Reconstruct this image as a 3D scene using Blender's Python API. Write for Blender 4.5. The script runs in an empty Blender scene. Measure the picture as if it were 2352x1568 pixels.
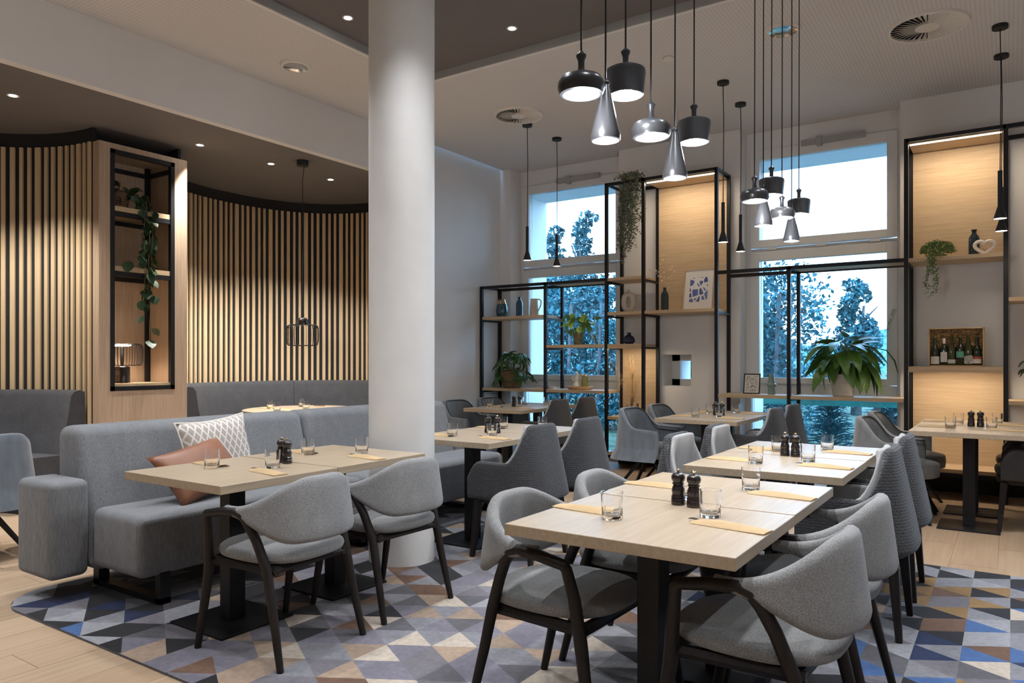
import bpy, bmesh, math, random
from mathutils import Vector, Matrix
random.seed(7)
R = math.radians
scene = bpy.context.scene
COL = scene.collection

# ------------------------------------------------------------------ camera, world, exposure
cam_d = bpy.data.cameras.new('camera'); cam = bpy.data.objects.new('camera', cam_d); COL.objects.link(cam)
cam.location = (0, 0, 1.29); cam.rotation_euler = (R(90), 0, R(34.0))
cam_d.sensor_width = 36; cam_d.lens = 1700/2352*36; cam_d.shift_y = 42/2352
cam_d.clip_end = 300
scene.camera = cam
vs = scene.view_settings
vs.view_transform = 'Standard'; vs.look = 'None'; vs.gamma = 1; vs.use_curve_mapping = False
vs.exposure = 1.45

w = bpy.data.worlds.new('world'); scene.world = w; w.use_nodes = True
nt = w.node_tree; nt.nodes.clear()
wo = nt.nodes.new('ShaderNodeOutputWorld'); bg = nt.nodes.new('ShaderNodeBackground')
tc = nt.nodes.new('ShaderNodeTexCoord'); sep = nt.nodes.new('ShaderNodeSeparateXYZ')
rmp = nt.nodes.new('ShaderNodeValToRGB')
rmp.color_ramp.elements[0].position = 0.0; rmp.color_ramp.elements[0].color = (0.42, 0.70, 1.0, 1)
rmp.color_ramp.elements[1].position = 0.6; rmp.color_ramp.elements[1].color = (0.30, 0.60, 1.0, 1)
nt.links.new(tc.outputs['Generated'], sep.inputs[0]); nt.links.new(sep.outputs['Z'], rmp.inputs[0])
nt.links.new(rmp.outputs[0], bg.inputs[0]); bg.inputs[1].default_value = 3.0
nt.links.new(bg.outputs[0], wo.inputs[0])

SPOT_W, PEND_W, BOOTH_W, STRIP_W, SMALL_W = 46.0, 2.6, 120.0, 2.6, 2.6
def lamp(name, kind, loc, power, color=(.98, .98, 1), size=.04, spot=None, blend=.5, rot=(0, 0, 0), sizes=None):
    d = bpy.data.lights.new(name, kind); d.energy = power; d.color = color
    if kind in ('POINT', 'SPOT'): d.shadow_soft_size = size
    if kind == 'SPOT': d.spot_size = R(spot); d.spot_blend = blend
    if kind == 'AREA':
        d.shape = 'RECTANGLE'; d.size, d.size_y = sizes
    o = bpy.data.objects.new(name, d); COL.objects.link(o); o.location = loc; o.rotation_euler = rot
    return o

# ------------------------------------------------------------------ helpers
def tag(o, label=None, cat=None, group=None, kind=None):
    if label: o['label'] = label
    if cat: o['category'] = cat
    if group: o['group'] = group
    if kind: o['kind'] = kind
    return o
def empty(name, loc=(0, 0, 0), rz=0, label=None, cat=None, group=None, kind=None):
    o = bpy.data.objects.new(name, None); COL.objects.link(o)
    o.location = loc; o.rotation_euler = (0, 0, rz); o.empty_display_size = .1
    return tag(o, label, cat, group, kind)
def copy_tree(o, parent=None):
    c = o.copy(); COL.objects.link(c); c.parent = parent
    for ch in list(o.children): copy_tree(ch, c)
    return c
class MB:
    def __init__(s): s.v = []; s.f = []; s.mi = []; s.m = 0
    def add(s, vs, fs):
        n = len(s.v); s.v += [tuple(p) for p in vs]
        for f in fs: s.f.append(tuple(i+n for i in f)); s.mi.append(s.m)
        return s
    def box(s, a, b):
        x0, y0, z0 = a; x1, y1, z1 = b
        if x0 > x1: x0, x1 = x1, x0
        if y0 > y1: y0, y1 = y1, y0
        if z0 > z1: z0, z1 = z1, z0
        return s.add([(x0,y0,z0),(x1,y0,z0),(x1,y1,z0),(x0,y1,z0),(x0,y0,z1),(x1,y0,z1),(x1,y1,z1),(x0,y1,z1)],
              [(0,3,2,1),(4,5,6,7),(0,1,5,4),(1,2,6,5),(2,3,7,6),(3,0,4,7)])
    def lathe(s, prof, n=24, c=(0, 0, 0), cap0=True, cap1=True):
        base = []; vs = []
        for (r, z) in prof:
            for k in range(n):
                a = 2*math.pi*k/n; vs.append((c[0]+r*math.cos(a), c[1]+r*math.sin(a), c[2]+z))
        fs = []
        for i in range(len(prof)-1):
            for k in range(n):
                a = i*n+k; b = i*n+(k+1) % n
                fs.append((a, b, b+n, a+n))
        if cap0: fs.append(tuple(range(n-1, -1, -1)))
        if cap1: fs.append(tuple((len(prof)-1)*n+k for k in range(n)))
        return s.add(vs, fs)
    def tube(s, pts, r, n=8, cap=True, closed=False):
        pts = [Vector(p) for p in pts]; N = len(pts)
        rr = r if isinstance(r, (list, tuple)) else [r]*N
        vs = []; up = None
        for i, p in enumerate(pts):
            if closed: t = pts[(i+1) % N]-pts[i-1]
            elif i == 0: t = pts[1]-p
            elif i == N-1: t = p-pts[i-1]
            else: t = (pts[i+1]-p).normalized()+(p-pts[i-1]).normalized()
            if t.length < 1e-9: t = Vector((0, 0, 1))
            t.normalize()
            if up is None: up = Vector((0, 0, 1)) if abs(t.z) < .9 else Vector((1, 0, 0))
            e1 = up-t*up.dot(t)
            if e1.length < 1e-6: e1 = Vector((1, 0, 0))-t*t.x
            e1.normalize(); e2 = t.cross(e1); up = e1
            for k in range(n):
                a = 2*math.pi*(k+.5)/n
                vs.append(p+(e1*math.cos(a)+e2*math.sin(a))*rr[i])
        fs = []
        M = N if closed else N-1
        for i in range(M):
            j = (i+1) % N
            for k in range(n):
                k2 = (k+1) % n
                fs.append((i*n+k, i*n+k2, j*n+k2, j*n+k))
        if cap and not closed:
            fs.append(tuple(range(n-1, -1, -1))); fs.append(tuple((N-1)*n+k for k in range(n)))
        return s.add(vs, fs)
    def prism(s, poly, z0, z1):
        n = len(poly)
        vs = [(x, y, z0) for x, y in poly]+[(x, y, z1) for x, y in poly]
        fs = [tuple(range(n-1, -1, -1)), tuple(range(n, 2*n))]+[(k, (k+1) % n, n+(k+1) % n, n+k) for k in range(n)]
        return s.add(vs, fs)
    def build(s, name, mat, parent=None, smooth=False, loc=None, bevel=0, seg=2, sub=0, angle=None):
        me = bpy.data.meshes.new(name); me.from_pydata(s.v, [], s.f)
        mats = mat if isinstance(mat, (list, tuple)) else [mat]
        for m in mats: me.materials.append(m)
        if len(mats) > 1: me.polygons.foreach_set('material_index', s.mi)
        me.validate()
        if bevel or angle:
            bm = bmesh.new(); bm.from_mesh(me)
            bmesh.ops.remove_doubles(bm, verts=bm.verts, dist=1e-6)
            bmesh.ops.recalc_face_normals(bm, faces=bm.faces)
            if bevel:
                es = [e for e in bm.edges if len(e.link_faces) == 2 and e.calc_face_angle(0) > .35]
                bmesh.ops.bevel(bm, geom=es, offset=bevel, segments=seg, profile=.5, affect='EDGES', clamp_overlap=True)
            bm.to_mesh(me); bm.free()
        if smooth:
            me.polygons.foreach_set('use_smooth', [True]*len(me.polygons))
            if angle:
                bm = bmesh.new(); bm.from_mesh(me)
                for e in bm.edges:
                    if len(e.link_faces) == 2 and e.calc_face_angle(0) > R(angle): e.smooth = False
                bm.to_mesh(me); bm.free()
        me.update()
        o = bpy.data.objects.new(name, me); COL.objects.link(o)
        if parent is not None: o.parent = parent
        if loc: o.location = loc
        if sub:
            md = o.modifiers.new('subdivision', 'SUBSURF'); md.levels = sub; md.render_levels = sub
        return o
def bx(name, a, b, mat, parent=None, bevel=0, seg=2, smooth=False):
    return MB().box(a, b).build(name, mat, parent, bevel=bevel, seg=seg, smooth=smooth)
def resample(pts, n):
    L = [0]
    for i in range(1, len(pts)): L.append(L[-1]+math.dist(pts[i], pts[i-1]))
    out = []; j = 0
    for k in range(n):
        t = L[-1]*k/(n-1)
        while j < len(L)-2 and L[j+1] < t: j += 1
        u = (t-L[j])/max(L[j+1]-L[j], 1e-9)
        out.append(tuple(a+(b-a)*u for a, b in zip(pts[j], pts[j+1])))
    return out
def smooth01(t):
    t = max(0, min(1, t)); return t*t*(3-2*t)

# ------------------------------------------------------------------ materials
def newmat(name):
    m = bpy.data.materials.new(name); m.use_nodes = True
    nt = m.node_tree; b = nt.nodes['Principled BSDF']
    return m, nt, b
def node(nt, t, **kw):
    n = nt.nodes.new(t)
    for k, v in kw.items(): setattr(n, k, v)
    return n
def mth(nt, op, a, b=None):
    n = nt.nodes.new('ShaderNodeMath'); n.operation = op
    for i, x in enumerate((a, b)):
        if x is None: continue
        if isinstance(x, (int, float)): n.inputs[i].default_value = x
        else: nt.links.new(x, n.inputs[i])
    return n.outputs[0]
def coords(nt, scale=(1, 1, 1), kind='Object'):
    t = nt.nodes.new('ShaderNodeTexCoord'); m = nt.nodes.new('ShaderNodeMapping')
    m.inputs['Scale'].default_value = scale
    nt.links.new(t.outputs[kind], m.inputs['Vector']); return m.outputs[0]
def mat(name, col, rough=.5, metal=0, amt=0, scale=8, stretch=(1, 1, 1), bump=0, bscale=None, spec=None, col2=None, detail=4, coat=0, trans=0, ior=1.45, emit=None, alpha=None, sheen=0):
    m, nt, b = newmat(name)
    b.inputs['Base Color'].default_value = (*col, 1); b.inputs['Roughness'].default_value = rough
    b.inputs['Metallic'].default_value = metal
    if spec is not None: b.inputs['Specular IOR Level'].default_value = spec
    if coat: b.inputs['Coat Weight'].default_value = coat
    if sheen: b.inputs['Sheen Weight'].default_value = sheen
    if trans: b.inputs['Transmission Weight'].default_value = trans; b.inputs['IOR'].default_value = ior
    if emit: b.inputs['Emission Color'].default_value = (*emit[0], 1); b.inputs['Emission Strength'].default_value = emit[1]
    if amt or col2 or bump:
        v = coords(nt, stretch)
        nz = node(nt, 'ShaderNodeTexNoise'); nz.inputs['Scale'].default_value = scale; nz.inputs['Detail'].default_value = detail
        nt.links.new(v, nz.inputs['Vector'])
        if amt or col2:
            r = node(nt, 'ShaderNodeValToRGB')
            c2 = col2 or tuple(c*(1-amt) for c in col)
            c1 = col if col2 else tuple(min(1, c*(1+amt)) for c in col)
            r.color_ramp.elements[0].position = .32; r.color_ramp.elements[0].color = (*c2, 1)
            r.color_ramp.elements[1].position = .68; r.color_ramp.elements[1].color = (*c1, 1)
            nt.links.new(nz.outputs['Fac'], r.inputs[0]); nt.links.new(r.outputs[0], b.inputs['Base Color'])
        if bump:
            bp = node(nt, 'ShaderNodeBump'); bp.inputs['Strength'].default_value = bump; bp.inputs['Distance'].default_value = .004
            if bscale:
                n2 = node(nt, 'ShaderNodeTexNoise'); n2.inputs['Scale'].default_value = bscale; nt.links.new(v, n2.inputs['Vector'])
                nt.links.new(n2.outputs['Fac'], bp.inputs['Height'])
            else: nt.links.new(nz.outputs['Fac'], bp.inputs['Height'])
            nt.links.new(bp.outputs[0], b.inputs['Normal'])
    return m
def wood(name, light, dark, axis='x', rough=.45, fine=1.0):
    m, nt, b = newmat(name)
    s = {'x': (1.2, 26, 26), 'y': (26, 1.2, 26), 'z': (26, 26, 1.2)}[axis]
    s = tuple(k*fine for k in s)
    v = coords(nt, s)
    nz = node(nt, 'ShaderNodeTexNoise'); nz.inputs['Scale'].default_value = 2.2; nz.inputs['Detail'].default_value = 7; nz.inputs['Roughness'].default_value = .62
    nt.links.new(v, nz.inputs['Vector'])
    r = node(nt, 'ShaderNodeValToRGB')
    r.color_ramp.elements[0].position = .28; r.color_ramp.elements[0].color = (*dark, 1)
    r.color_ramp.elements[1].position = .66; r.color_ramp.elements[1].color = (*light, 1)
    nt.links.new(nz.outputs['Fac'], r.inputs[0])
    nt.links.new(r.outputs[0], b.inputs['Base Color'])
    b.inputs['Roughness'].default_value = rough
    bp = node(nt, 'ShaderNodeBump'); bp.inputs['Strength'].default_value = .06; bp.inputs['Distance'].default_value = .002
    nt.links.new(nz.outputs['Fac'], bp.inputs['Height']); nt.links.new(bp.outputs[0], b.inputs['Normal'])
    return m
def weave(name, c1, c2, scale=260, rough=.92, streak=None):
    """woven cloth: fine checker of two threads, broken up by noise"""
    m, nt, b = newmat(name)
    v = coords(nt, streak or (1, 1, 1))
    nz = node(nt, 'ShaderNodeTexNoise'); nz.inputs['Scale'].default_value = scale; nz.inputs['Detail'].default_value = 2
    nt.links.new(v, nz.inputs['Vector'])
    n2 = node(nt, 'ShaderNodeTexNoise'); n2.inputs['Scale'].default_value = 9; nt.links.new(v, n2.inputs['Vector'])
    f = mth(nt, 'ADD', mth(nt, 'MULTIPLY', nz.outputs['Fac'], .8), mth(nt, 'MULTIPLY', n2.outputs['Fac'], .2))
    r = node(nt, 'ShaderNodeValToRGB')
    r.color_ramp.elements[0].position = .36; r.color_ramp.elements[0].color = (*c2, 1)
    r.color_ramp.elements[1].position = .64; r.color_ramp.elements[1].color = (*c1, 1)
    nt.links.new(f, r.inputs[0]); nt.links.new(r.outputs[0], b.inputs['Base Color'])
    b.inputs['Roughness'].default_value = rough; b.inputs['Specular IOR Level'].default_value = .15
    b.inputs['Sheen Weight'].default_value = .12
    bp = node(nt, 'ShaderNodeBump'); bp.inputs['Strength'].default_value = .35; bp.inputs['Distance'].default_value = .002
    nt.links.new(nz.outputs['Fac'], bp.inputs['Height']); nt.links.new(bp.outputs[0], b.inputs['Normal'])
    return m
def glassmat(name, col=(1, 1, 1), rough=0, ior=1.45):
    return mat(name, col, rough, trans=1, ior=ior)
def emitmat(name, col, s):
    m, nt, b = newmat(name); b.inputs['Base Color'].default_value = (*col, 1)
    b.inputs['Emission Color'].default_value = (*col, 1); b.inputs['Emission Strength'].default_value = s
    return m

M = {}
M['wall'] = mat('wall_paint', (.76, .735, .715), .85, amt=.02, scale=3, bump=.05, bscale=90)
M['white'] = mat('white_paint', (.76, .74, .725), .8, amt=.015, scale=3)
M['column'] = mat('column_paint', (.72, .71, .69), .55, amt=.03, scale=5, bump=.1, bscale=30)
M['dark_ceiling'] = mat('dark_ceiling_paint', (.165, .150, .147), .8, amt=.03, scale=3)
M['black_wall'] = mat('black_felt', (.018, .018, .020), .9, amt=.1, scale=60)
M['pvc'] = mat('white_window_plastic', (.74, .73, .72), .4)
M['trim_grey'] = mat('grey_trim', (.36, .36, .35), .6)
M['black_metal'] = mat('black_steel', (.010, .010, .012), .48, metal=.0, amt=.1, scale=30, spec=.35)
M['table_black'] = mat('black_coated_steel', (.009, .009, .010), .45, amt=.15, scale=40, spec=.3)
M['oak'] = wood('oak_table', (.43, .345, .25), (.35, .27, .18), 'y', .36)
M['oak_x'] = wood('oak_shelf', (.62, .46, .29), (.50, .345, .20), 'x', .5)
M['oak_z'] = wood('oak_upright', (.54, .40, .285), (.41, .29, .195), 'z', .5)
M['slat'] = wood('ash_slat', (.70, .53, .33), (.60, .44, .26), 'z', .55)
M['dark_wood'] = wood('dark_stained_wood', (.020, .015, .013), (.008, .006, .006), 'z', .5)
M['dark_wood'].node_tree.nodes['Principled BSDF'].inputs['Specular IOR Level'].default_value = .3
M['light_cloth'] = weave('light_grey_weave', (.30, .30, .30), (.145, .145, .145), 330)
M['light_cloth2'] = weave('pale_grey_weave', (.39, .39, .39), (.28, .28, .28), 300)
M['bench_cloth'] = weave('grey_streaked_weave', (.235, .24, .25), (.145, .15, .158), 190, streak=(1.6, 1.6, .12))
M['booth_cloth'] = weave('charcoal_booth_weave', (.085, .088, .098), (.045, .046, .052), 220)
M['velvet'] = mat('blue_grey_velvet', (.125, .145, .165), .8, amt=.22, scale=14, stretch=(1, 1, .3), bump=.1, bscale=300, sheen=.5)
M['velvet_grey'] = mat('grey_velvet', (.17, .175, .175), .8, amt=.18, scale=14, stretch=(1, 1, .3), bump=.1, bscale=300, sheen=.5)
def quilt():
    m, nt, b = newmat('charcoal_quilted_cloth')
    t = node(nt, 'ShaderNodeTexCoord')
    br = node(nt, 'ShaderNodeTexBrick'); br.inputs['Scale'].default_value = 1
    mp = node(nt, 'ShaderNodeMapping'); mp.inputs['Rotation'].default_value = (R(90), 0, 0)
    sp = node(nt, 'ShaderNodeSeparateXYZ'); nt.links.new(t.outputs['Object'], sp.inputs[0])
    cb = node(nt, 'ShaderNodeCombineXYZ')
    u = mth(nt, 'MULTIPLY', mth(nt, 'ADD', sp.outputs['Y'], sp.outputs['X']), 26)
    nt.links.new(u, cb.inputs[0]); nt.links.new(mth(nt, 'MULTIPLY', sp.outputs['Z'], 44), cb.inputs[1])
    nt.links.new(cb.outputs[0], br.inputs['Vector'])
    br.inputs['Color1'].default_value = (1, 1, 1, 1); br.inputs['Color2'].default_value = (.85, .85, .85, 1); br.inputs['Mortar'].default_value = (0, 0, 0, 1)
    br.inputs['Mortar Size'].default_value = .12; br.inputs['Mortar Smooth'].default_value = 1; br.inputs['Brick Width'].default_value = 1; br.inputs['Row Height'].default_value = .6
    nz = node(nt, 'ShaderNodeTexNoise'); nz.inputs['Scale'].default_value = 120
    nt.links.new(t.outputs['Object'], nz.inputs['Vector'])
    r = node(nt, 'ShaderNodeValToRGB'); r.color_ramp.elements[0].position = .3; r.color_ramp.elements[0].color = (.020, .021, .024, 1)
    r.color_ramp.elements[1].position = .75; r.color_ramp.elements[1].color = (.050, .051, .055, 1)
    nt.links.new(nz.outputs['Fac'], r.inputs[0]); nt.links.new(r.outputs[0], b.inputs['Base Color'])
    bp = node(nt, 'ShaderNodeBump'); bp.inputs['Strength'].default_value = .55; bp.inputs['Distance'].default_value = .006
    nt.links.new(br.outputs['Color'], bp.inputs['Height']); nt.links.new(bp.outputs[0], b.inputs['Normal'])
    b.inputs['Roughness'].default_value = .85; b.inputs['Sheen Weight'].default_value = .15
    return m
M['quilt'] = quilt()
M['leather_black'] = mat('black_leather', (.03, .03, .032), .45, amt=.1, scale=20, bump=.1, bscale=200)
M['brown_leather'] = mat('brown_leather', (.235, .098, .052), .42, amt=.12, scale=6, bump=.12, bscale=60)
M['glass'] = glassmat('clear_glass')
M['pane'] = None
M['kraft'] = mat('kraft_paper', (.46, .32, .165), .75, amt=.05, scale=30)
M['steel'] = mat('polished_steel', (.7, .7, .72), .18, metal=1)
M['brass'] = mat('brushed_brass', (.75, .55, .28), .25, metal=1)
M['mill'] = mat('dark_lacquered_wood', (.017, .011, .010), .22, coat=.4)
M['shade'] = mat('gunmetal_ceramic', (.045, .046, .05), .3, metal=.35, amt=.1, scale=10)
M['bulb'] = emitmat('lit_bulb', (1, .95, .90), 22)
M['bulb_warm'] = emitmat('warm_lit_disc', (1, .86, .66), 9)
M['spot_lit'] = emitmat('lit_spot_lens', (1, .97, .94), 16)
M['strip'] = emitmat('led_strip', (1, .86, .66), 7)
M['chrome'] = mat('chrome_reflector', (.75, .74, .72), .15, metal=1)
M['cord'] = mat('black_cord', (.012, .012, .013), .6)
M['cable'] = mat('grey_cord', (.07, .07, .075), .6)
M['smoke_white'] = mat('white_plastic', (.72, .68, .62), .5)
M['leaf'] = mat('deep_green_leaf', (.040, .115, .030), .4, amt=.35, scale=14, stretch=(1, 4, 1))
M['leaf_light'] = mat('yellow_green_leaf', (.20, .33, .055), .4, amt=.3, scale=14)
M['leaf_lily'] = mat('lily_leaf', (.085, .19, .035), .33, amt=.4, scale=9, stretch=(1, 8, 1))
M['leaf_dark'] = mat('dark_ivy_leaf', (.026, .062, .026), .45, amt=.3, scale=12)
M['leaf_grey'] = mat('grey_green_leaf', (.17, .19, .13), .7, amt=.35, scale=20)
M['leaf_creep'] = mat('small_green_leaf', (.12, .19, .05), .6, amt=.4, scale=20)
M['stem'] = mat('green_stem', (.16, .20, .06), .6)
M['vine'] = mat('pale_vine', (.30, .24, .12), .7)
M['basket'] = mat('woven_basket', (.10, .06, .035), .8, amt=.2, scale=30, bump=.4, bscale=80)
M['basket_rib'] = mat('pale_rope_rib', (.42, .27, .15), .8, amt=.2, scale=60)
M['pot_white'] = mat('white_ceramic_pot', (.72, .66, .60), .4, amt=.03, scale=6)
M['pot_clay'] = mat('mossy_clay_pot', (.23, .21, .11), .85, amt=.4, scale=25, bump=.4)
M['navy'] = mat('navy_glaze', (.012, .018, .055), .12, coat=.6)
M['smoke_glass'] = mat('smoked_blue_glass', (.05, .12, .20), .12, trans=.55, coat=.5)
M['bottle_grey'] = mat('grey_blue_glass', (.028, .048, .058), .12, trans=.3, coat=.5)
M['cream'] = mat('cream_stoneware', (.64, .56, .47), .7, amt=.04, scale=12)
M['cream_white'] = mat('matt_white_ceramic', (.78, .72, .65), .6)
M['sage'] = mat('sage_glaze', (.20, .30, .29), .3, amt=.25, scale=8)
M['mirror_gold'] = mat('mirrored_gold_glass', (.62, .47, .30), .12, metal=.9)
M['mirror_blue'] = mat('mirrored_blue_glass', (.10, .16, .20), .12, metal=.75)
M['green_glass'] = mat('olive_glass', (.38, .36, .10), .08, trans=.5, coat=.4)
M['dry'] = mat('dried_straw', (.55, .36, .15), .85, amt=.25, scale=40)
M['dry_pale'] = mat('dried_blossom', (.72, .55, .36), .85, amt=.15, scale=40)
M['pine'] = wood('pine_box', (.66, .48, .28), (.58, .40, .22), 'z', .6)
M['wool'] = mat('wood_wool', (.45, .28, .12), .9, amt=.6, scale=60, bump=.6, bscale=120)
M['bottle_green'] = mat('dark_green_bottle', (.012, .018, .008), .08, coat=.6)
M['bottle_olive'] = mat('olive_bottle', (.05, .05, .012), .08, coat=.6)
M['label_white'] = mat('white_paper_label', (.72, .69, .64), .7)
M['label_teal'] = mat('teal_paper_label', (.14, .40, .30), .7)
M['label_red'] = mat('rust_paper_label', (.42, .10, .05), .7)
M['ink'] = mat('black_ink', (.02, .018, .018), .7)
M['ink_grey'] = mat('grey_ink', (.25, .24, .22), .7)
M['book_red'] = mat('brown_book', (.16, .07, .055), .7)
M['book_white'] = mat('white_book', (.66, .62, .58), .7)
M['frame_black'] = mat('black_picture_frame', (.02, .02, .02), .4)
M['frame_oak'] = M['oak_z']
M['asphalt'] = mat('outside_grass', (.05, .10, .06), .95, amt=.5, scale=3)
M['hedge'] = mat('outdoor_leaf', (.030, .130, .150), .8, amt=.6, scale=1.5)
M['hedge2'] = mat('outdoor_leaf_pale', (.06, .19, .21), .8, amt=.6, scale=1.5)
M['bark'] = mat('outdoor_bark', (.10, .105, .11), .9, amt=.5, scale=6)
M['facade'] = mat('outside_plaster', (.62, .64, .66), .9)
M['teal'] = mat('teal_painted_board', (.02, .20, .17), .7, amt=.1)
M['sill_stone'] = mat('pale_stone_slab', (.45, .5, .5), .8)

def archglass():
    m = bpy.data.materials.new('window_glass'); m.use_nodes = True; nt = m.node_tree; nt.nodes.clear()
    o = node(nt, 'ShaderNodeOutputMaterial'); t = node(nt, 'ShaderNodeBsdfTransparent'); g = node(nt, 'ShaderNodeBsdfGlossy')
    t.inputs[0].default_value = (.96, .98, 1, 1); g.inputs['Roughness'].default_value = .0
    fr = node(nt, 'ShaderNodeFresnel'); fr.inputs[0].default_value = 1.5
    mx = node(nt, 'ShaderNodeMixShader'); nt.links.new(fr.outputs[0], mx.inputs[0])
    nt.links.new(t.outputs[0], mx.inputs[1]); nt.links.new(g.outputs[0], mx.inputs[2]); nt.links.new(mx.outputs[0], o.inputs[0])
    return m
M['pane'] = archglass()
def perforated():
    m, nt, b = newmat('perforated_ceiling_board')
    v = coords(nt, (34, 34, 0))
    fr = node(nt, 'ShaderNodeVectorMath', operation='FRACTION'); nt.links.new(v, fr.inputs[0])
    sb = node(nt, 'ShaderNodeVectorMath', operation='SUBTRACT'); nt.links.new(fr.outputs[0], sb.inputs[0]); sb.inputs[1].default_value = (.5, .5, 0)
    ln = node(nt, 'ShaderNodeVectorMath', operation='LENGTH'); nt.links.new(sb.outputs[0], ln.inputs[0])
    hole = mth(nt, 'LESS_THAN', ln.outputs['Value'], .24)
    mx = node(nt, 'ShaderNodeMix', data_type='RGBA')
    nt.links.new(hole, mx.inputs[0]); mx.inputs[6].default_value = (.68, .655, .645, 1); mx.inputs[7].default_value = (.53, .51, .50, 1)
    nt.links.new(mx.outputs[2], b.inputs['Base Color']); b.inputs['Roughness'].default_value = .85
    return m
M['perforated'] = perforated()
def rhomb():
    m, nt, b = newmat('rhombus_jacquard')
    t = node(nt, 'ShaderNodeTexCoord'); sp = node(nt, 'ShaderNodeSeparateXYZ'); nt.links.new(t.outputs['Object'], sp.inputs[0])
    u = mth(nt, 'MULTIPLY', sp.outputs['Y'], 22); v = mth(nt, 'MULTIPLY', sp.outputs['Z'], 12.5)
    a = mth(nt, 'ABSOLUTE', mth(nt, 'SUBTRACT', mth(nt, 'FRACT', mth(nt, 'ADD', u, v)), .5))
    c = mth(nt, 'ABSOLUTE', mth(nt, 'SUBTRACT', mth(nt, 'FRACT', mth(nt, 'SUBTRACT', u, v)), .5))
    f = mth(nt, 'LESS_THAN', mth(nt, 'MINIMUM', a, c), .11)
    mx = node(nt, 'ShaderNodeMix', data_type='RGBA'); nt.links.new(f, mx.inputs[0])
    mx.inputs[6].default_value = (.42, .37, .32, 1); mx.inputs[7].default_value = (.72, .69, .65, 1)
    nt.links.new(mx.outputs[2], b.inputs['Base Color']); b.inputs['Roughness'].default_value = .9
    return m
M['rhomb'] = rhomb()
def shards():
    m, nt, b = newmat('blue_shard_print')
    v = coords(nt, (1, 1, .72))
    vo = node(nt, 'ShaderNodeTexVoronoi', feature='DISTANCE_TO_EDGE'); vo.inputs['Scale'].default_value = 15; nt.links.new(v, vo.inputs['Vector'])
    vc = node(nt, 'ShaderNodeTexVoronoi'); vc.inputs['Scale'].default_value = 15; nt.links.new(v, vc.inputs['Vector'])
    sp = node(nt, 'ShaderNodeSeparateColor'); nt.links.new(vc.outputs['Color'], sp.inputs[0])
    r = node(nt, 'ShaderNodeValToRGB'); r.color_ramp.elements[0].color = (.035, .055, .22, 1); r.color_ramp.elements[1].color = (.16, .24, .47, 1)
    nt.links.new(sp.outputs[0], r.inputs[0])
    f = mth(nt, 'GREATER_THAN', vo.outputs['Distance'], .09)
    mx = node(nt, 'ShaderNodeMix', data_type='RGBA'); nt.links.new(f, mx.inputs[0]); mx.inputs[6].default_value = (.75, .73, .72, 1)
    nt.links.new(r.outputs[0], mx.inputs[7]); nt.links.new(mx.outputs[2], b.inputs['Base Color'])
    return m
M['shards'] = shards()
def squiggle():
    m, nt, b = newmat('black_squiggle_print')
    v = coords(nt)
    nz = node(nt, 'ShaderNodeTexNoise'); nz.inputs['Scale'].default_value = 85; nz.inputs['Detail'].default_value = 1; nt.links.new(v, nz.inputs['Vector'])
    f = mth(nt, 'LESS_THAN', mth(nt, 'ABSOLUTE', mth(nt, 'SUBTRACT', nz.outputs['Fac'], .5)), .045)
    mx = node(nt, 'ShaderNodeMix', data_type='RGBA'); nt.links.new(f, mx.inputs[0]); mx.inputs[6].default_value = (.72, .70, .64, 1); mx.inputs[7].default_value = (.05, .05, .06, 1)
    nt.links.new(mx.outputs[2], b.inputs['Base Color'])
    return m
M['squiggle'] = squiggle()

# ------------------------------------------------------------------ room shell
CZ = 3.90; RZ = 3.962; BZ = 3.381
def struct(o, label=None): return tag(o, label, kind='structure')
def floormat():
    m, nt, b = newmat('oak_floor')
    t = node(nt, 'ShaderNodeTexCoord'); oi = node(nt, 'ShaderNodeObjectInfo')
    mp = node(nt, 'ShaderNodeMapping'); mp.inputs['Scale'].default_value = (22, 1.0, 1)
    nt.links.new(t.outputs['Object'], mp.inputs['Vector'])
    cb = node(nt, 'ShaderNodeCombineXYZ'); nt.links.new(mth(nt, 'MULTIPLY', oi.outputs['Random'], 40), cb.inputs[1]); 
    ad = node(nt, 'ShaderNodeVectorMath', operation='ADD'); nt.links.new(mp.outputs[0], ad.inputs[0]); nt.links.new(cb.outputs[0], ad.inputs[1])
    nz = node(nt, 'ShaderNodeTexNoise'); nz.inputs['Scale'].default_value = 1.6; nz.inputs['Detail'].default_value = 6; nt.links.new(ad.outputs[0], nz.inputs['Vector'])
    f = mth(nt, 'ADD', mth(nt, 'MULTIPLY', nz.outputs['Fac'], .75), mth(nt, 'MULTIPLY', oi.outputs['Random'], .25))
    r = node(nt, 'ShaderNodeValToRGB'); r.color_ramp.elements[0].position = .3; r.color_ramp.elements[0].color = (.37, .25, .155, 1)
    r.color_ramp.elements[1].position = .7; r.color_ramp.elements[1].color = (.475, .35, .235, 1)
    nt.links.new(f, r.inputs[0]); nt.links.new(r.outputs[0], b.inputs['Base Color']); b.inputs['Roughness'].default_value = .42
    return m
M['floor'] = floormat()
floor = struct(bx('floor', (-8.6, -3.6, -.12), (4.0, 8.75, -.004), M['floor']))
pw, pl = .254, 1.142
plank_me = MB().box((0, 0, -.004), (pw-.0025, pl-.0025, 0)).build('plank', M['floor'], floor)
first = True
for i in range(-25, 4):
    x = -.07+pw*i
    for j in range(0, 8):
        y = .32+pl*j+(pl/2 if i % 2 else 0)
        if x > -4.3 and x+pw < 1.9 and y > 2.0 and y+pl < 5.2: continue
        if y > 8.35 or (x < -4.6 and y < 1.2 and x < -5.2): continue
        if x > -2.2 and y < 1.0: continue
        if first: o = plank_me; first = False
        else: o = plank_me.copy(); COL.objects.link(o)
        o.location = (x, y, 0); o.parent = floor
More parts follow.
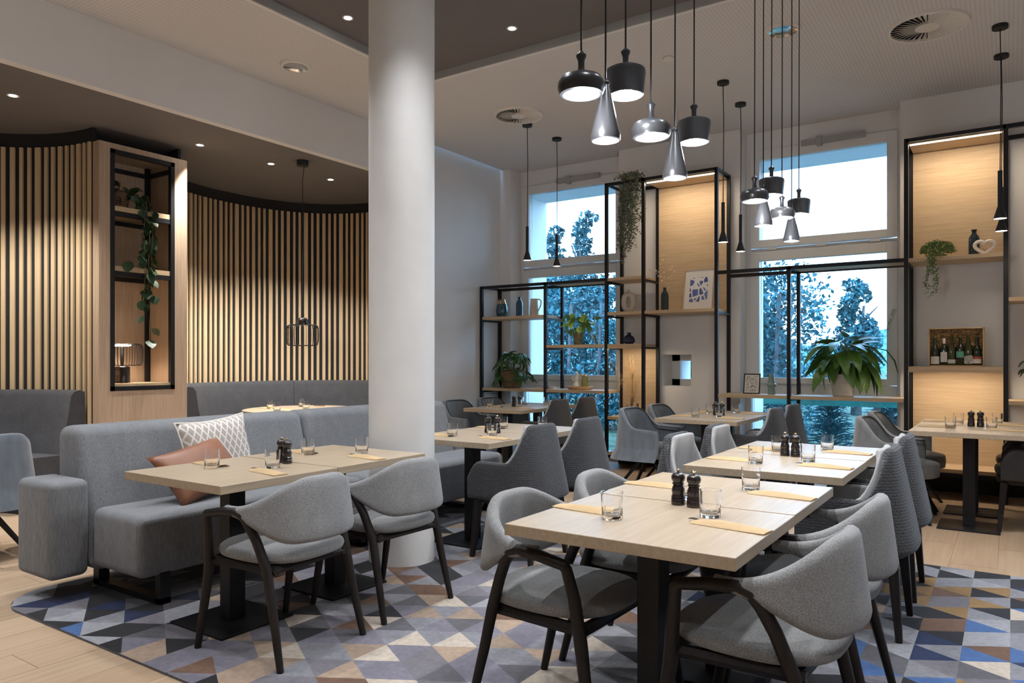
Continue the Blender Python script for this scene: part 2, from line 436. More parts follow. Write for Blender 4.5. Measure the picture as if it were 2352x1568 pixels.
# ceilings
c = MB()
c.box((-5.82, -3.6, CZ), (-4.568, 8.75, 4.1)); c.box((-4.568, 5.318, CZ), (4.0, 8.75, 4.1))
c.box((2.6, -3.6, CZ), (4.0, 5.318, 4.1)); c.box((-4.568, -3.6, CZ), (2.6, -2.2, 4.1))
ceil = struct(c.build('ceiling', M['perforated']))
rec = struct(bx('ceiling_recess', (-4.568, -2.2, RZ), (2.6, 5.318, 4.1), M['dark_ceiling']))
t = MB(); t.box((-4.572, -2.2, CZ-.004), (-4.556, 5.318, RZ)); t.box((-4.572, 5.306, CZ-.004), (2.6, 5.322, RZ)); t.box((2.59, -2.2, CZ-.004), (2.606, 5.318, RZ)); t.box((-4.57, -2.21, CZ-.004), (2.6, -2.195, RZ))
struct(t.build('trim_1', M['trim_grey']))
t = MB(); t.box((-4.60, -2.2, CZ-.007), (-4.568, 5.35, CZ+.002)); t.box((-4.568, 5.318, CZ-.007), (2.6, 5.35, CZ+.002))
struct(t.build('trim_2', M['white']))
struct(bx('ceiling_booth', (-8.6, -3.6, BZ), (-5.89, 7.18, BZ+.1), M['dark_ceiling']))
struct(bx('wall_soffit', (-5.90, -3.6, BZ-.001), (-5.815, 6.3, 4.1), M['white']))
# walls
struct(bx('wall_left', (-8.9, 6.3, 0), (-5.86, 8.75, 4.1), M['wall'])) if False else None
struct(bx('wall_left', (-6.05, 7.16, 0), (-5.86, 8.75, 4.1), M['wall']))
struct(bx('wall_left_return', (-6.05, 6.3, 0), (-5.86, 7.16, 4.1), M['wall']))
struct(bx('wall_booth_back', (-8.8, -3.6, 0), (-8.6, 7.4, 4.1), M['black_wall']))
struct(bx('wall_booth_end', (-8.6, 7.18, 0), (-6.05, 7.4, 4.1), M['black_wall']))
struct(bx('wall_back', (-8.8, -3.8, 0), (4.2, -3.6, 4.1), M['wall']))
struct(bx('wall_right', (4.0, -3.6, 0), (4.2, 8.75, 4.1), M['wall']))
# window wall: piers between the windows, header and outer reveals
def pier(name, x0, x1, niche=None):
    m = MB()
    if niche:
        nx0, nx1, nz0, nz1 = niche
        m.box((x0, 8.4, 0), (nx0, 9.35, 4.1)); m.box((nx1, 8.4, 0), (x1, 9.35, 4.1))
        m.box((nx0, 8.4, 0), (nx1, 9.35, nz0)); m.box((nx0, 8.4, nz1), (nx1, 9.35, 4.1))
    else: m.box((x0, 8.4, 0), (x1, 9.35, 4.1))
    return struct(m.build(name, M['wall']))
pier('wall_pier_1', -6.4, -5.69)
pier('wall_pier_2', -4.06, -2.55, (-3.484, -3.12, .978, 1.352))
pier('wall_pier_3', -.93, .95)
pier('wall_pier_4', 2.6, 4.2)
for i, (a, b_) in enumerate([(-5.69, -4.06), (-2.55, -.93), (.95, 2.6)]):
    struct(MB().box((a, 8.80, 3.60), (b_, 9.35, 4.1)).build('wall_lintel_%d' % (i+1), M['facade']))
# small square window in the niche
wn = struct(empty('window_4', (-3.30, 8.72, 1.165)))
m = MB(); x0, x1, z0, z1 = -.184, .18, -.187, .187
for a, b_ in [((x0, -.0, z0), (x0+.10, .07, z1)), ((x1-.10, 0, z0), (x1, .07, z1)), ((x0, 0, z0), (x1, .07, z0+.075)), ((x0, 0, z1-.075), (x1, .07, z1))]: m.box(a, b_)
m.build('frame', M['pvc'], wn); bx('pane', (x0+.08, .03, z0+.06), (x1-.08, .04, z1-.06), M['pane'], wn)
# tall windows
def window(i, x0, x1):
    Y = 8.64
    wd = struct(empty('window_%d' % i, (x0, Y, 0))); W = x1-x0
    m = MB()
    m.box((0, 0, 0), (.055, .14, CZ)); m.box((W-.055, 0, 0), (W, .14, CZ)); m.box((.055, 0, 3.69), (W-.055, .14, CZ))
    m.box((.055, .012, 2.535), (W-.055, .14, 2.565)); m.box((.055, .0, .905), (W-.055, .14, 1.015)); m.box((.055, .0, 0), (W-.055, .14, .10))
    m.build('frame', M['pvc'], wd, bevel=.004)
    def sash(name, z0, z1, g):
        gx0, gx1, gz0, gz1 = g
        s = MB(); s.box((.05, -.022, z0), (gx0, .06, z1)); s.box((gx1, -.022, z0), (W-.05, .06, z1)); s.box((gx0, -.022, z0), (gx1, .06, gz0)); s.box((gx0, -.022, gz1), (gx1, .06, z1))
        so = s.build(name, M['pvc'], wd, bevel=.005)
        bx('pane', (gx0-.01, .02, gz0-.01), (gx1+.01, .03, gz1+.01), M['pane'], so)
        return so
    sash('top_sash', 2.575, 3.685, (.155, W-.15, 2.66, 3.575))
    low = sash('sash', 1.02, 2.525, (.155, W-.15, 1.088, 2.42))
    bx('pane', (.055, .06, .1), (W-.055, .07, .905), M['pane'], wd)
    for hx in (.30, .82, 1.36):
        bx('hinge', (hx-.05, -.034, 2.535), (hx+.05, -.018, 2.565), M['pvc'], wd, bevel=.004)
    arm = MB(); arm.box((.62, -.075, 3.655), (1.27, -.022, 3.715)); arm.box((.78, -.08, 3.63), (.84, -.022, 3.735)); op = arm.build('opener_arm', M['steel' if False else 'trim_grey'], wd, bevel=.006)
    if i == 2:
        h = MB(); h.tube([(W-.075, -.03, 1.80), (W-.075, -.07, 1.80), (W-.10, -.075, 1.74), (W-.135, -.07, 1.60)], [.016, .016, .014, .012], 10); h.build('handle', M['chrome'], wd, smooth=True)
        bx('lock', (W-.42, -.034, 1.0), (W-.32, -.02, 1.06), M['white'], wd, bevel=.003)
    sl = MB().box((.0, .10, .87), (W, .9, .905)); 
    bx('sill', (0, .14, -.02), (W, .72, .02), M['sill_stone'], wd)
    return wd
window(1, -5.69, -4.06); window(2, -2.55, -.93); window(3, .95, 2.6)
struct(bx('baseboard_left', (-5.862, 6.3, 0), (-5.845, 8.4, .07), M['white']))
struct(bx('dark_strip_back', (-4.06, 8.385, 0), (-2.55, 8.4, .16), M['black_metal']))  # thin dark strip along the foot of the pier, behind the shelving
struct(bx('dark_strip_right', (-.93, 8.385, 0), (.95, 8.4, .20), M['black_metal']))  # same dark strip along the foot of the right pier

# round white column
cl = MB(); cl.lathe([(.21, 0), (.21, RZ)], 64); co = struct(cl.build('wall_column', M['column'], loc=(-3.256, 3.557, 0), smooth=True, angle=30), 'round white painted column beside the grey bench')
# ------------------------------------------------------------------ rug of coloured triangles
RC = {'k': (.020, .020, .024), 'n': (.020, .035, .105), 'g': (.30, .30, .33), 'l': (.42, .42, .45), 'd': (.15, .145, .16), 'm': (.225, .21, .235),
      'v': (.25, .235, .285), 't': (.50, .365, .265), 'c': (.68, .585, .48), 'b': (.20, .110, .070), 'o': (.36, .215, .085), 's': (.080, .17, .40), 'p': (.43, .32, .235)}
RK = list(RC)
rugm = [mat('rug_pile_'+k, tuple(c_*.62 for c_ in RC[k]), .95, amt=.13, scale=45, bump=.25, bscale=300, spec=.05, sheen=.2) for k in RK]
RUGFIX = {}
for _l in ('15:10Lk 9Rk 9Lg 8Rl 8Lo 7Rk 7Lg 6Ro 6Lk 5Rg 5Ll 4Rs 4Ll 3Rl 3Lb 2Rs 2Lc 1Rd', '14:10Rg 10Ll 9Rk 9Lg 8Rg 8Lo 7Rb 7Lm 6Rm 6Lo 5Rk 5Lb 4Rb 4Lk 3Rn 3Lg 2Rn 2Lm 1Rg',
           '13:10Lk 9Rg 9Lg 8Rk 8Lo 7Rk 7Lo 6Rb 6Lo 5Rm 5Lk 4Rm 4Lk 3Rg 3Ll 2Rm 2Ll 1Rd 1Ld 0Rs 0Lm', '12:10Lk 9Ro 9Lk 8Rg 8Lk 7Ro 7Lo 6Rm 6Lk 5Ro 5Lp 4Rp 4Lb 3Lg 2Ls 1Lg 0Lk', '16:10Rl 9Rk 8Rg',
           '-10:-6Ll -5Lk', '-9:-7Rg -6Lk -6Rk -5Ll -7Ll', '-8:-6Rn -5Lk -5Rk -6Ln -7Rn', '-7:-6Rk -5Lk -7Rm -6Lk -8Rk -7Lg', '-6:-6Rn -5Rk -5Ld -7Rl -6Lk -7Lk',
           '-5:-6Rk -5Rn -5Lm -7Rg -6Ln -8Rs -7Ll', '-4:-6Rm -5Lg -5Rg -7Rk -6Lk -7Ll', '-3:-6Rk -7Rd -6Lm -8Rk -7Lv', '-2:-6Rm -7Rt -6Lk -7Lt', '-1:-7Rv -8Rv'):
    _k, _r = _l.split(':')
    for _t in _r.split(): RUGFIX[(int(_k), int(_t[:-2]), _t[-2])] = _t[-1]
def rugcol(x, y, rnd):
    if x < -3.75: return rnd.choice('kknkgldmgk')
    if x < -2.6: return rnd.choice('gvdkmtbvgl') if y > 2.6 else rnd.choice('vgtbkmcvpd')
    if x < -1.5: return rnd.choice('vgbtcmvglpd')
    if x < -.75: return rnd.choice('gmvcgldnkg')
    return rnd.choice('kokbgmsglcnod')
def build_rug():
    dx, s, X0, Y0 = .17872, .20475, -2.8634, 3.1570
    bm = bmesh.new(); lay = {}
    rnd = random.Random(21)
    verts = {}
    def V(k, n):
        key = (k, n)
        if key not in verts: verts[key] = bm.verts.new((X0+dx*k, Y0+s*(n+(.5 if k % 2 else 0)), .011))
        return verts[key]
    cents = []
    for k in range(-11, 28):
        for n in range(-10, 13):
            a0, a1 = V(k, n), V(k, n+1)
            if k % 2 == 0: tris = [(a0, V(k+1, n), a1), (a0, V(k+1, n-1), V(k+1, n))]
            else: tris = [(a0, V(k+1, n+1), a1), (a0, V(k+1, n), V(k+1, n+1))]
            for ty_, tr in zip('RL', tris):
                f = bm.faces.new(tr); cc = f.calc_center_median()
                f.material_index = RK.index(RUGFIX.get((k, n, ty_)) or rugcol(cc.x, cc.y, rnd))
    x0, x1, y0, y1, r = -4.51, 2.2, 1.717, 5.29, .30
    planes = [((x0, 0), (-1, 0)), ((x1, 0), (1, 0)), ((0, y0), (0, -1)), ((0, y1), (0, 1))]
    for cx, cy, sx, sy in [(x0+r, y0+r, -1, -1), (x0+r, y1-r, -1, 1), (x1-r, y0+r, 1, -1), (x1-r, y1-r, 1, 1)]:
        for q in range(1, 12):
            a = R(90*q/12); nx, ny = sx*math.cos(a), sy*math.sin(a)
            planes.append(((cx+nx*r, cy+ny*r), (nx, ny)))
    for (px, py), (nx, ny) in planes:
        bmesh.ops.bisect_plane(bm, geom=bm.verts[:]+bm.edges[:]+bm.faces[:], dist=1e-5, plane_co=(px, py, 0), plane_no=(nx, ny, 0), clear_outer=True)
    be = [e for e in bm.edges if len(e.link_faces) == 1]
    ex = bmesh.ops.extrude_edge_only(bm, edges=be)
    for v in [g for g in ex['geom'] if isinstance(g, bmesh.types.BMVert)]: v.co.z = 0.0005
    for f in [g for g in ex['geom'] if isinstance(g, bmesh.types.BMFace)]: f.material_index = RK.index('d')
    bmesh.ops.recalc_face_normals(bm, faces=bm.faces)
    me = bpy.data.meshes.new('rug'); bm.to_mesh(me); bm.free()
    for m_ in rugm: me.materials.append(m_)
    o = bpy.data.objects.new('rug', me); COL.objects.link(o)
    tag(o, 'large rug with a mosaic of black, grey, blue and brown triangles', 'rug')
build_rug()

# ------------------------------------------------------------------ curved slat walls of the booths, cabinet
def arc(cx, cy, a, b, t0, t1, n, off=0):
    """back-facing half ellipse; t=0 is the far (high y) end, t=180 the near end; off>0 moves inwards"""
    P = []
    for i in range(n+1):
        t = R(t0+(t1-t0)*i/n); p = 2/2.25
        c_, s_ = math.cos(t), math.sin(t)
        x = cx-(a-off)*abs(s_)**p; y = cy+(b-off)*(1 if c_ >= 0 else -1)*abs(c_)**p
        P.append((x, y))
    return P
BOOTHS = [('wall_slats_1', -6.75, 1.97, 1.33, 1.44, 3, 100), ('wall_slats_2', -6.75, 5.70, 1.35, 1.44, 3, 177)]
def strip_wall(m, P, th, z0, z1):
    n = len(P)
    for i in range(n-1):
        (xa, ya), (xb, yb) = P[i], P[i+1]
        dx, dy = xb-xa, yb-ya; L = math.hypot(dx, dy)
        if L < 1e-6: continue
        nx, ny = -dy/L*th, dx/L*th
        m.add([(xa, ya, z0), (xb, yb, z0), (xb+nx, yb+ny, z0), (xa+nx, ya+ny, z0), (xa, ya, z1), (xb, yb, z1), (xb+nx, yb+ny, z1), (xa+nx, ya+ny, z1)],
              [(0,3,2,1),(4,5,6,7),(0,1,5,4),(1,2,6,5),(2,3,7,6),(3,0,4,7)])
for name, cx, cy, a, b_, t0, t1 in BOOTHS:
    P = arc(cx, cy, a, b_, t0, t1, 90)
    m = MB(); strip_wall(m, P, -.03, 0, BZ)
    wl = struct(m.build(name, M['black_wall']), 'black curved booth wall carrying upright pale wooden slats')
    rs = resample(arc(cx, cy, a, b_, t0, t1, 200, .004), 1200)
    tot = sum(math.dist(rs[i], rs[i+1]) for i in range(1199)); step = tot/1199
    s = .03; rnd = random.Random(3); q = 0; pat = [.034, .030, .050, .030, .030, .040]
    cache = {}
    while s < tot-.04:
        wdt = pat[q % 6]; q += 1
        i = min(int(s/step), 1197); p = Vector(rs[i]); p2 = Vector(rs[i+1]); d = (p2-p).normalized()
        if wdt not in cache:
            o = MB().box((-wdt/2, 0, .30), (wdt/2, .020, 3.25)).build('slat', M['slat'], wl); cache[wdt] = o
        else:
            o = cache[wdt].copy(); COL.objects.link(o)
        o.parent = wl; o.location = (p.x, p.y, 0); o.rotation_euler = (0, 0, math.atan2(d.y, d.x))
        s += wdt/2+.042+pat[q % 6]/2
# tall oak display cabinet between the booths
X = -6.74; Y0, Y1, ZT = 3.41, 4.26, 3.25
cab = empty('display_cabinet', (X, (Y0+Y1)/2, 0), 0, 'tall oak display cabinet with a black framed niche between two booths', 'cabinet')
yl, yr = Y0-(Y0+Y1)/2, Y1-(Y0+Y1)/2
n0, n1, z0, z1 = 3.509-3.835, 4.129-3.835, 1.007, 3.20
m = MB(); m.box((-.62, yl, 0), (0, n0, ZT)); m.box((-.62, n1, 0), (0, yr, ZT)); m.box((-.62, n0, 0), (0, n1, z0)); m.box((-.62, n0, z1), (0, n1, ZT)); m.box((-.62, n0, z0), (-.46, n1, z1))
m.build('carcass', M['oak_z'], cab)
f = .04
m = MB(); m.box((-.04, n0, z0), (.004, n0+f, z1)); m.box((-.04, n1-f, z0), (.004, n1, z1)); m.box((-.04, n0, z0), (.004, n1, z0+f)); m.box((-.04, n0, z1-f), (.004, n1, z1))
for zz in (2.685, 2.14): m.box((-.04, n0+f, zz-.085), (-.002, n1-f, zz-.045))
m.box((-.46, n0, z0), (-.42, n0+f, z1)); m.box((-.46, n1-f, z0), (-.42, n1, z1))
for zz in (3.12, 2.61, 2.07): m.box((-.46, n0, zz-.02), (-.43, n1, zz+.02)); 
for zz in (3.12,): m.box((-.46, n0, zz-.02), (-.02, n0+.025, zz+.02)); m.box((-.46, n1-.025, zz-.02), (-.02, n1, zz+.02))
m.build('black_frame', M['black_metal'], cab)
for zz in (2.69, 2.145, 1.072): bx('shelf', (-.45, n0+.01, zz-.045), (-.006, n1-.01, zz), M['oak_x'], cab)
struct(MB().box((-8.6, 3.50, 0), (-7.36, 4.17, BZ)).build('wall_booth_core', M['black_wall']))

# upholstered booth benches following the arcs
def booth_bench(name, cx, cy, a, b_, t0, t1, label, split):
    root = empty(name, (cx, cy, 0), 0, label, 'banquette')
    def swept(prof, ta, tb, nm, n=48):
        m = MB(); k = len(prof)
        for i in range(n+1):
            t = ta+(tb-ta)*i/n
            for off, z in prof:
                x, y = arc(0, 0, a, b_, t, t, 1, off)[0]; m.v.append((x, y, z))
        for i in range(n):
            for j in range(k):
                j2 = (j+1) % k; m.f.append((i*k+j, i*k+j2, (i+1)*k+j2, (i+1)*k+j)); m.mi.append(0)
        m.f.append(tuple(range(k))); m.f.append(tuple(n*k+j for j in range(k-1, -1, -1))); m.mi += [0, 0]
        o = m.build(nm, M['booth_cloth'], root, smooth=True, angle=50); return o
    back = [(.05, .34), (.26, .46), (.24, .60), (.20, .80), (.175, .97), (.15, 1.005), (.10, 1.02), (.055, 1.005), (.05, .95)]
    seat = [(.20, .30), (.62, .30), (.68, .34), (.69, .40), (.66, .445), (.58, .46), (.22, .46)]
    base = [(.10, .0), (.58, .0), (.58, .30), (.10, .30)]
    tt = [t0]+split+[t1]
    for i in range(len(tt)-1):
        swept(back, tt[i]+.15, tt[i+1]-.15, 'back_cushion'); swept(seat, tt[i]+.15, tt[i+1]-.15, 'seat_cushion')
    o = swept(base, t0+1, t1-1, 'plinth'); o.data.materials[0] = M['black_wall']
    return root
booth_bench('booth_banquette', -6.75, 1.97, 1.33, 1.44, 4, 176, 'charcoal curved banquette in front of the left slat wall', [60, 118])
booth_bench('booth_banquette', -6.75, 5.70, 1.35, 1.44, 4, 176, 'charcoal curved banquette behind the round booth table', [58, 122])

# ------------------------------------------------------------------ long grey bench
bench = empty('grey_bench', (-4.1, 3.6, 0), 0, 'long light grey upholstered bench running behind the white column', 'bench')
def rounded(name, a, b, mat_, parent, r=.045, seg=4, taper=None):
    m = MB().box(a, b)
    if taper:
        m.v = [taper(p) for p in m.v]
    return m.build(name, mat_, parent, bevel=r, seg=seg, smooth=True)
ox, oy = -4.1, 3.6
def tp(p):
    x, y, z = p
    if x > -.1 and z > .5: x -= .20
    return (x, y, z)
for ya, yb in ((2.05, 3.63), (3.634, 5.30)):
    rounded('back_cushion', (-.43, ya-oy, .14), (.0, yb-oy, .915), M['bench_cloth'], bench, .06, 5, tp)
for ya, yb in ((2.05, 3.63), (3.634, 5.30)):
    rounded('seat_cushion', (-.04, ya-oy, .165), (.44, yb-oy, .49), M['bench_cloth'], bench, .05, 5)
rounded('armrest', (-.43, 1.845-oy, .125), (-.05, 2.055-oy, .645), M['bench_cloth'], bench, .04, 5)
rounded('armrest', (-.43, 5.30-oy, .125), (-.05, 5.52-oy, .645), M['bench_cloth'], bench, .04, 5)
for yy in (2.19, 3.63, 5.1):
    m = MB(); y = yy-oy
    m.box((.38, y-.02, .012), (.425, y+.04, .20)); m.box((-.25, y-.02, .012), (-.19, y+.04, .20)); m.box((-.25, y-.02, .012), (.425, y+.04, .042))
    m.build('sled_leg', M['black_metal'], bench)
# cushions on the bench
def pillow(name, w, h, th, mat_, loc, rot, label, piping=None, n=14, pinch=.10):
    m = MB(); idx = {}
    def P(i, j, s):
        u, v = 2*i/n-1, 2*j/n-1
        fx = 1-pinch*(v*v)*(1-u*u)*0-pinch*(1-v*v)*abs(u)**6; fz = 1-pinch*(1-u*u)*abs(v)**6
        e = max(0, (1-abs(u)**3.0)*(1-abs(v)**3.0))**.55
        return (s*th/2*e, u*w/2*fx, v*h/2*fz)
    for s in (1, -1):
        b = len(m.v)
        for i in range(n+1):
            for j in range(n+1): m.v.append(P(i, j, s))
        for i in range(n):
            for j in range(n):
                q = [b+i*(n+1)+j, b+(i+1)*(n+1)+j, b+(i+1)*(n+1)+j+1, b+i*(n+1)+j+1]
                m.f.append(tuple(q if s > 0 else q[::-1])); m.mi.append(0)
    root = m.build(name, mat_, None, smooth=True, angle=170)
    root.location = loc; root.rotation_euler = rot
    tag(root, label, 'pillow')
    if piping:
        pts = [P(i, 0, 1) for i in range(n)]+[P(n, j, 1) for j in range(n)]+[P(n-i, n, 1) for i in range(n)]+[P(0, n-j, 1) for j in range(n)]
        MB().tube(pts, .006, 6, closed=True).build('piping', piping, root, smooth=True)
    return root
pillow('pillow', .50, .46, .15, M['rhomb'], (-4.10, 2.80, .705), (R(4), R(-14), R(3)), 'cream cushion with a rhombus pattern on the grey bench', M['cream_white'])
pillow('pillow', .56, .36, .13, M['brown_leather'], (-3.93, 2.57, .648), (R(10), R(-38), R(8)), 'brown leather cushion leaning on the cream one', pinch=.13)

# ------------------------------------------------------------------ tables
def make_table(name, loc, w, d, label, h=.75, group=None):
    """one small table: oak top, black square column, flat steel plate; x width w, y depth d, loc = centre"""
    root = empty(name, (loc[0], loc[1], 0), 0, label, 'table', group)
    z0 = h-.038
    bx('tabletop', (-w/2, -d/2, z0), (w/2, d/2, h), M['oak'], root, bevel=.0025)
    bx('column', (-.04, -.045, .012), (.04, .045, z0), M['table_black'], root, bevel=.004)
    bx('base_plate', (-.205, -.205, 0), (.205, .205, .012), M['table_black'], root, bevel=.003)
    return root
TAB = {'T0': (-1.005, 2.01, 3.35, 'foremost oak table'), 'T1': (-3.18, 1.92, 3.255, 'oak table beside the grey bench'),
       'T2': (-3.17, 3.865, 5.20, 'oak table behind the column'), 'T3': (-1.02, 3.65, 4.99, 'second oak table from the camera'),
       'T4': (-4.70, 6.56, 7.84, 'far corner oak table'), 'T5': (-2.36, 6.42, 7.76, 'oak table before the wall niche'), 'T6': (-.27, 6.38, 7.70, 'oak table before the lit panel')}
ZF = .012
for k, (cx, ya, yb, nm) in TAB.items():
    d = (yb-ya)/2; wdt = .765
    onrug = k in ('T0', 'T1', 'T2', 'T3')
    for j, pos in enumerate(('nearer', 'farther')):
        zr = .011 if onrug else 0
        t = make_table('dining_table', (cx, ya+d*(j+.5)), wdt, d-.003, '%s half of the %s' % (pos, nm), .75-zr+(.002 if j else 0))
        t.location.z = zr
rt = empty('round_table', (-6.52, 5.50, 0), 0, 'round oak table inside the curved booth', 'table')
MB().lathe([(.60, 0), (.625, .006), (.625, .030), (.60, .036)], 56).build('tabletop', M['oak'], rt, smooth=True, angle=30, loc=(0, 0, .714))
MB().lathe([(.045, .012), (.045, .714)], 20).build('column', M['table_black'], rt, smooth=True, angle=30)
MB().lathe([(.28, 0), (.28, .012)], 40).build('base_plate', M['table_black'], rt)

# ------------------------------------------------------------------ chairs (local +x is the way the sitter looks)
def shell(path, zb, zt, th, lean=0, nv=6, z0=.45, taper=None):
    """upholstered shell: path = [(x,y)], zb/zt = heights per point, closed rounded section, capped ends"""
    m = MB(); n = len(path); prof_n = None
    for i, (x, y) in enumerate(path):
        a = path[max(i-1, 0)]; b = path[min(i+1, n-1)]
        tx, ty = b[0]-a[0], b[1]-a[1]; L = math.hypot(tx, ty) or 1
        nx, ny = ty/L, -tx/L                      # outward when the path runs from -y to +y round the back
        t = th[i] if isinstance(th, (list, tuple)) else th
        ln = lean[i] if isinstance(lean, (list, tuple)) else lean
        lo, hi = zb[i]+t/2, zt[i]-t/2
        if hi < lo: lo = hi = (lo+hi)/2
        ring = []
        for k in range(nv+1): ring.append((-t/2, lo+(hi-lo)*k/nv))
        for k in range(1, 5): an = math.pi*k/5; ring.append((-t/2*math.cos(an), hi+t/2*math.sin(an)))
        for k in range(nv+1): ring.append((t/2, hi-(hi-lo)*k/nv))
        for k in range(1, 5): an = math.pi*k/5; ring.append((t/2*math.cos(an), lo-t/2*math.sin(an)))
        prof_n = len(ring)
        for o, z in ring:
            oo = o+ln*(z-z0); m.v.append((x+nx*oo, y+ny*oo, z))
    k = prof_n
    for i in range(n-1):
        for j in range(k):
            j2 = (j+1) % k; m.f.append((i*k+j, (i+1)*k+j, (i+1)*k+j2, i*k+j2)); m.mi.append(0)
    m.f.append(tuple(range(k))); m.f.append(tuple((n-1)*k+j for j in range(k-1, -1, -1))); m.mi += [0, 0]
    return m
def superpad(a, b, z0, z1, e=2.6, n=36, x0=0, dome=.012):
    """rounded seat pad with soft edge"""
    m = MB(); prof = [(.90, z0), (.975, z0+.008), (1.0, z0+(z1-z0)*.45), (.985, z1-.014), (.93, z1-.003), (.6, z1+dome*.8), (.0001, z1+dome)]
    P = []
    for k in range(n):
        t = 2*math.pi*k/n; c_, s_ = math.cos(t), math.sin(t)
        P.append((a*(1 if c_ >= 0 else -1)*abs(c_)**(2/e), b*(1 if s_ >= 0 else -1)*abs(s_)**(2/e)))
    for s, z in prof:
        for x, y in P: m.v.append((x0+x*s, y*s, z))
    for i in range(len(prof)-1):
        for k in range(n): m.f.append((i*n+k, i*n+(k+1) % n, (i+1)*n+(k+1) % n, (i+1)*n+k)); m.mi.append(0)
    m.f.append(tuple(range(n-1, -1, -1))); m.mi.append(0)
    return m

def chair_a():
    root = empty('armchair', (0, 0, 0))
    N = 41; path = []; zb = []; zt = []; th = []
    for i in range(N):
        ph = -98+196*i/(N-1); q = abs(ph)/98; p = 2/2.3
        c_, s_ = math.cos(R(ph)), math.sin(R(ph))
        x = -.275*(1 if c_ >= 0 else -1)*abs(c_)**p; y = .272*(1 if s_ >= 0 else -1)*abs(s_)**p
        path.append((x, y)); zt.append(.655+.125*(1-smooth01((q-.10)/.88))); zb.append(.505+.115*smooth01((q-.30)/.70)); th.append(.052-.012*q)
    # round the two tips
    zb[0] += .012; zb[-1] += .012; zt[0] -= .010; zt[-1] -= .010
    shell(path, zb, zt, th, .13, 6, .60).build('backrest', M['light_cloth'], root, smooth=True, angle=60)
    superpad(.255, .245, .415, .468, 2.7, 40, .0).build('seat', M['light_cloth'], root, smooth=True, angle=75)
    m = MB()
    for s in (-1, 1): m.tube([(-.19, s*.20, .395), (.20, s*.225, .395)], .021, 6)
    m.tube([(-.17, -.20, .395), (-.17, .20, .395)], .021, 6); m.tube([(.20, -.225, .395), (.20, .225, .395)], .021, 6)
    m.build('seat_frame', M['dark_wood'], root, smooth=True, angle=40)
    for s in (-1, 1):
        fl = [(.262, s*.250, 0), (.225, s*.243, .20), (.200, s*.238, .36), (.185, s*.252, .50), (.168, s*.272, .600), (.152, s*.274, .618)]
        MB().tube(fl, [.015, .020, .023, .021, .0195, .018], 8).build('front_leg', M['dark_wood'], root, smooth=True, angle=50)
        ar = [(.170, s*.273, .611), (.06, s*.278, .632), (-.02, s*.272, .637), (-.06, s*.268, .622), (-.085, s*.262, .59), (-.12, s*.248, .52), (-.165, s*.232, .40), (-.20, s*.234, .25), (-.262, s*.246, 0)]
        MB().tube(ar, [.0185, .020, .0205, .021, .021, .021, .022, .020, .015], 8).build('rear_leg', M['dark_wood'], root, smooth=True, angle=50)
    return root
def u_path(fx, bx_, hw, e, n):
    """U-shaped plan from (fx,-hw) round the back at bx_ to (fx,hw)"""
    P = [(fx, -hw), (bx_*.25+.02, -hw)]
    cx = bx_*.25; a = cx-bx_
    for i in range(1, 40):
        t = -90+180*i/40; c_, s_ = math.cos(R(t)), math.sin(R(t))
        P.append((cx-a*abs(c_)**(2/e), hw*(1 if s_ >= 0 else -1)*abs(s_)**(2/e)))
    P += [(bx_*.25+.02, hw), (fx, hw)]
    return resample(P, n)
def chair_b(outer='quilt', inner='light_cloth2', name='quilted_armchair'):
    root = empty(name, (0, 0, 0))
    N = 61; P = u_path(.215, -.265, .262, 3.2, N)
    def ztop(x, y):
        back = smooth01((-x-.075)/.16)
        z = .635+.232*back
        if x < -.2: z -= .05*max(0, (abs(y)-.13)/.13)**2.2
        if x > .12: z -= .10*((x-.12)/.095)**2.2
        return z
    zt = [ztop(x, y) for x, y in P]; lean = [.20*smooth01((-x-.02)/.2) for x, y in P]
    zb = [.392]*N
    shell(P, zb, zt, .040, lean, 7, .43).build('outer_shell', M[outer], root, smooth=True, angle=60)
    Q = u_path(.195, -.228, .232, 3.2, N)
    zt2 = [min(ztop(x-.035 if x < -.05 else x, y), 9)-.006 for x, y in Q]; lean2 = [.20*smooth01((-x-.02)/.18) for x, y in Q]
    shell(Q, [.43]*N, zt2, .034, lean2, 7, .43).build('inner_shell', M[inner], root, smooth=True, angle=60)
    superpad(.245, .215, .42, .485, 3.0, 40, .015).build('seat', M[inner], root, smooth=True, angle=75)
    superpad(.250, .235, .355, .415, 3.0, 40, .0, 0).build('seat_frame', M['dark_wood'], root, smooth=True, angle=40)
    for sx in (-1, 1):
        for sy in (-1, 1):
            m = MB(); a, b = .024, .014
            tx, ty, bxx, by = sx*.195, sy*.185, sx*.225, sy*.215
            m.add([(bxx-b, by-b, 0), (bxx+b, by-b, 0), (bxx+b, by+b, 0), (bxx-b, by+b, 0), (tx-a, ty-a, .37), (tx+a, ty-a, .37), (tx+a, ty+a, .37), (tx-a, ty+a, .37)],
                  [(0,3,2,1),(4,5,6,7),(0,1,5,4),(1,2,6,5),(2,3,7,6),(3,0,4,7)])
            m.build('leg', M['dark_wood'], root, bevel=.004)
    return root
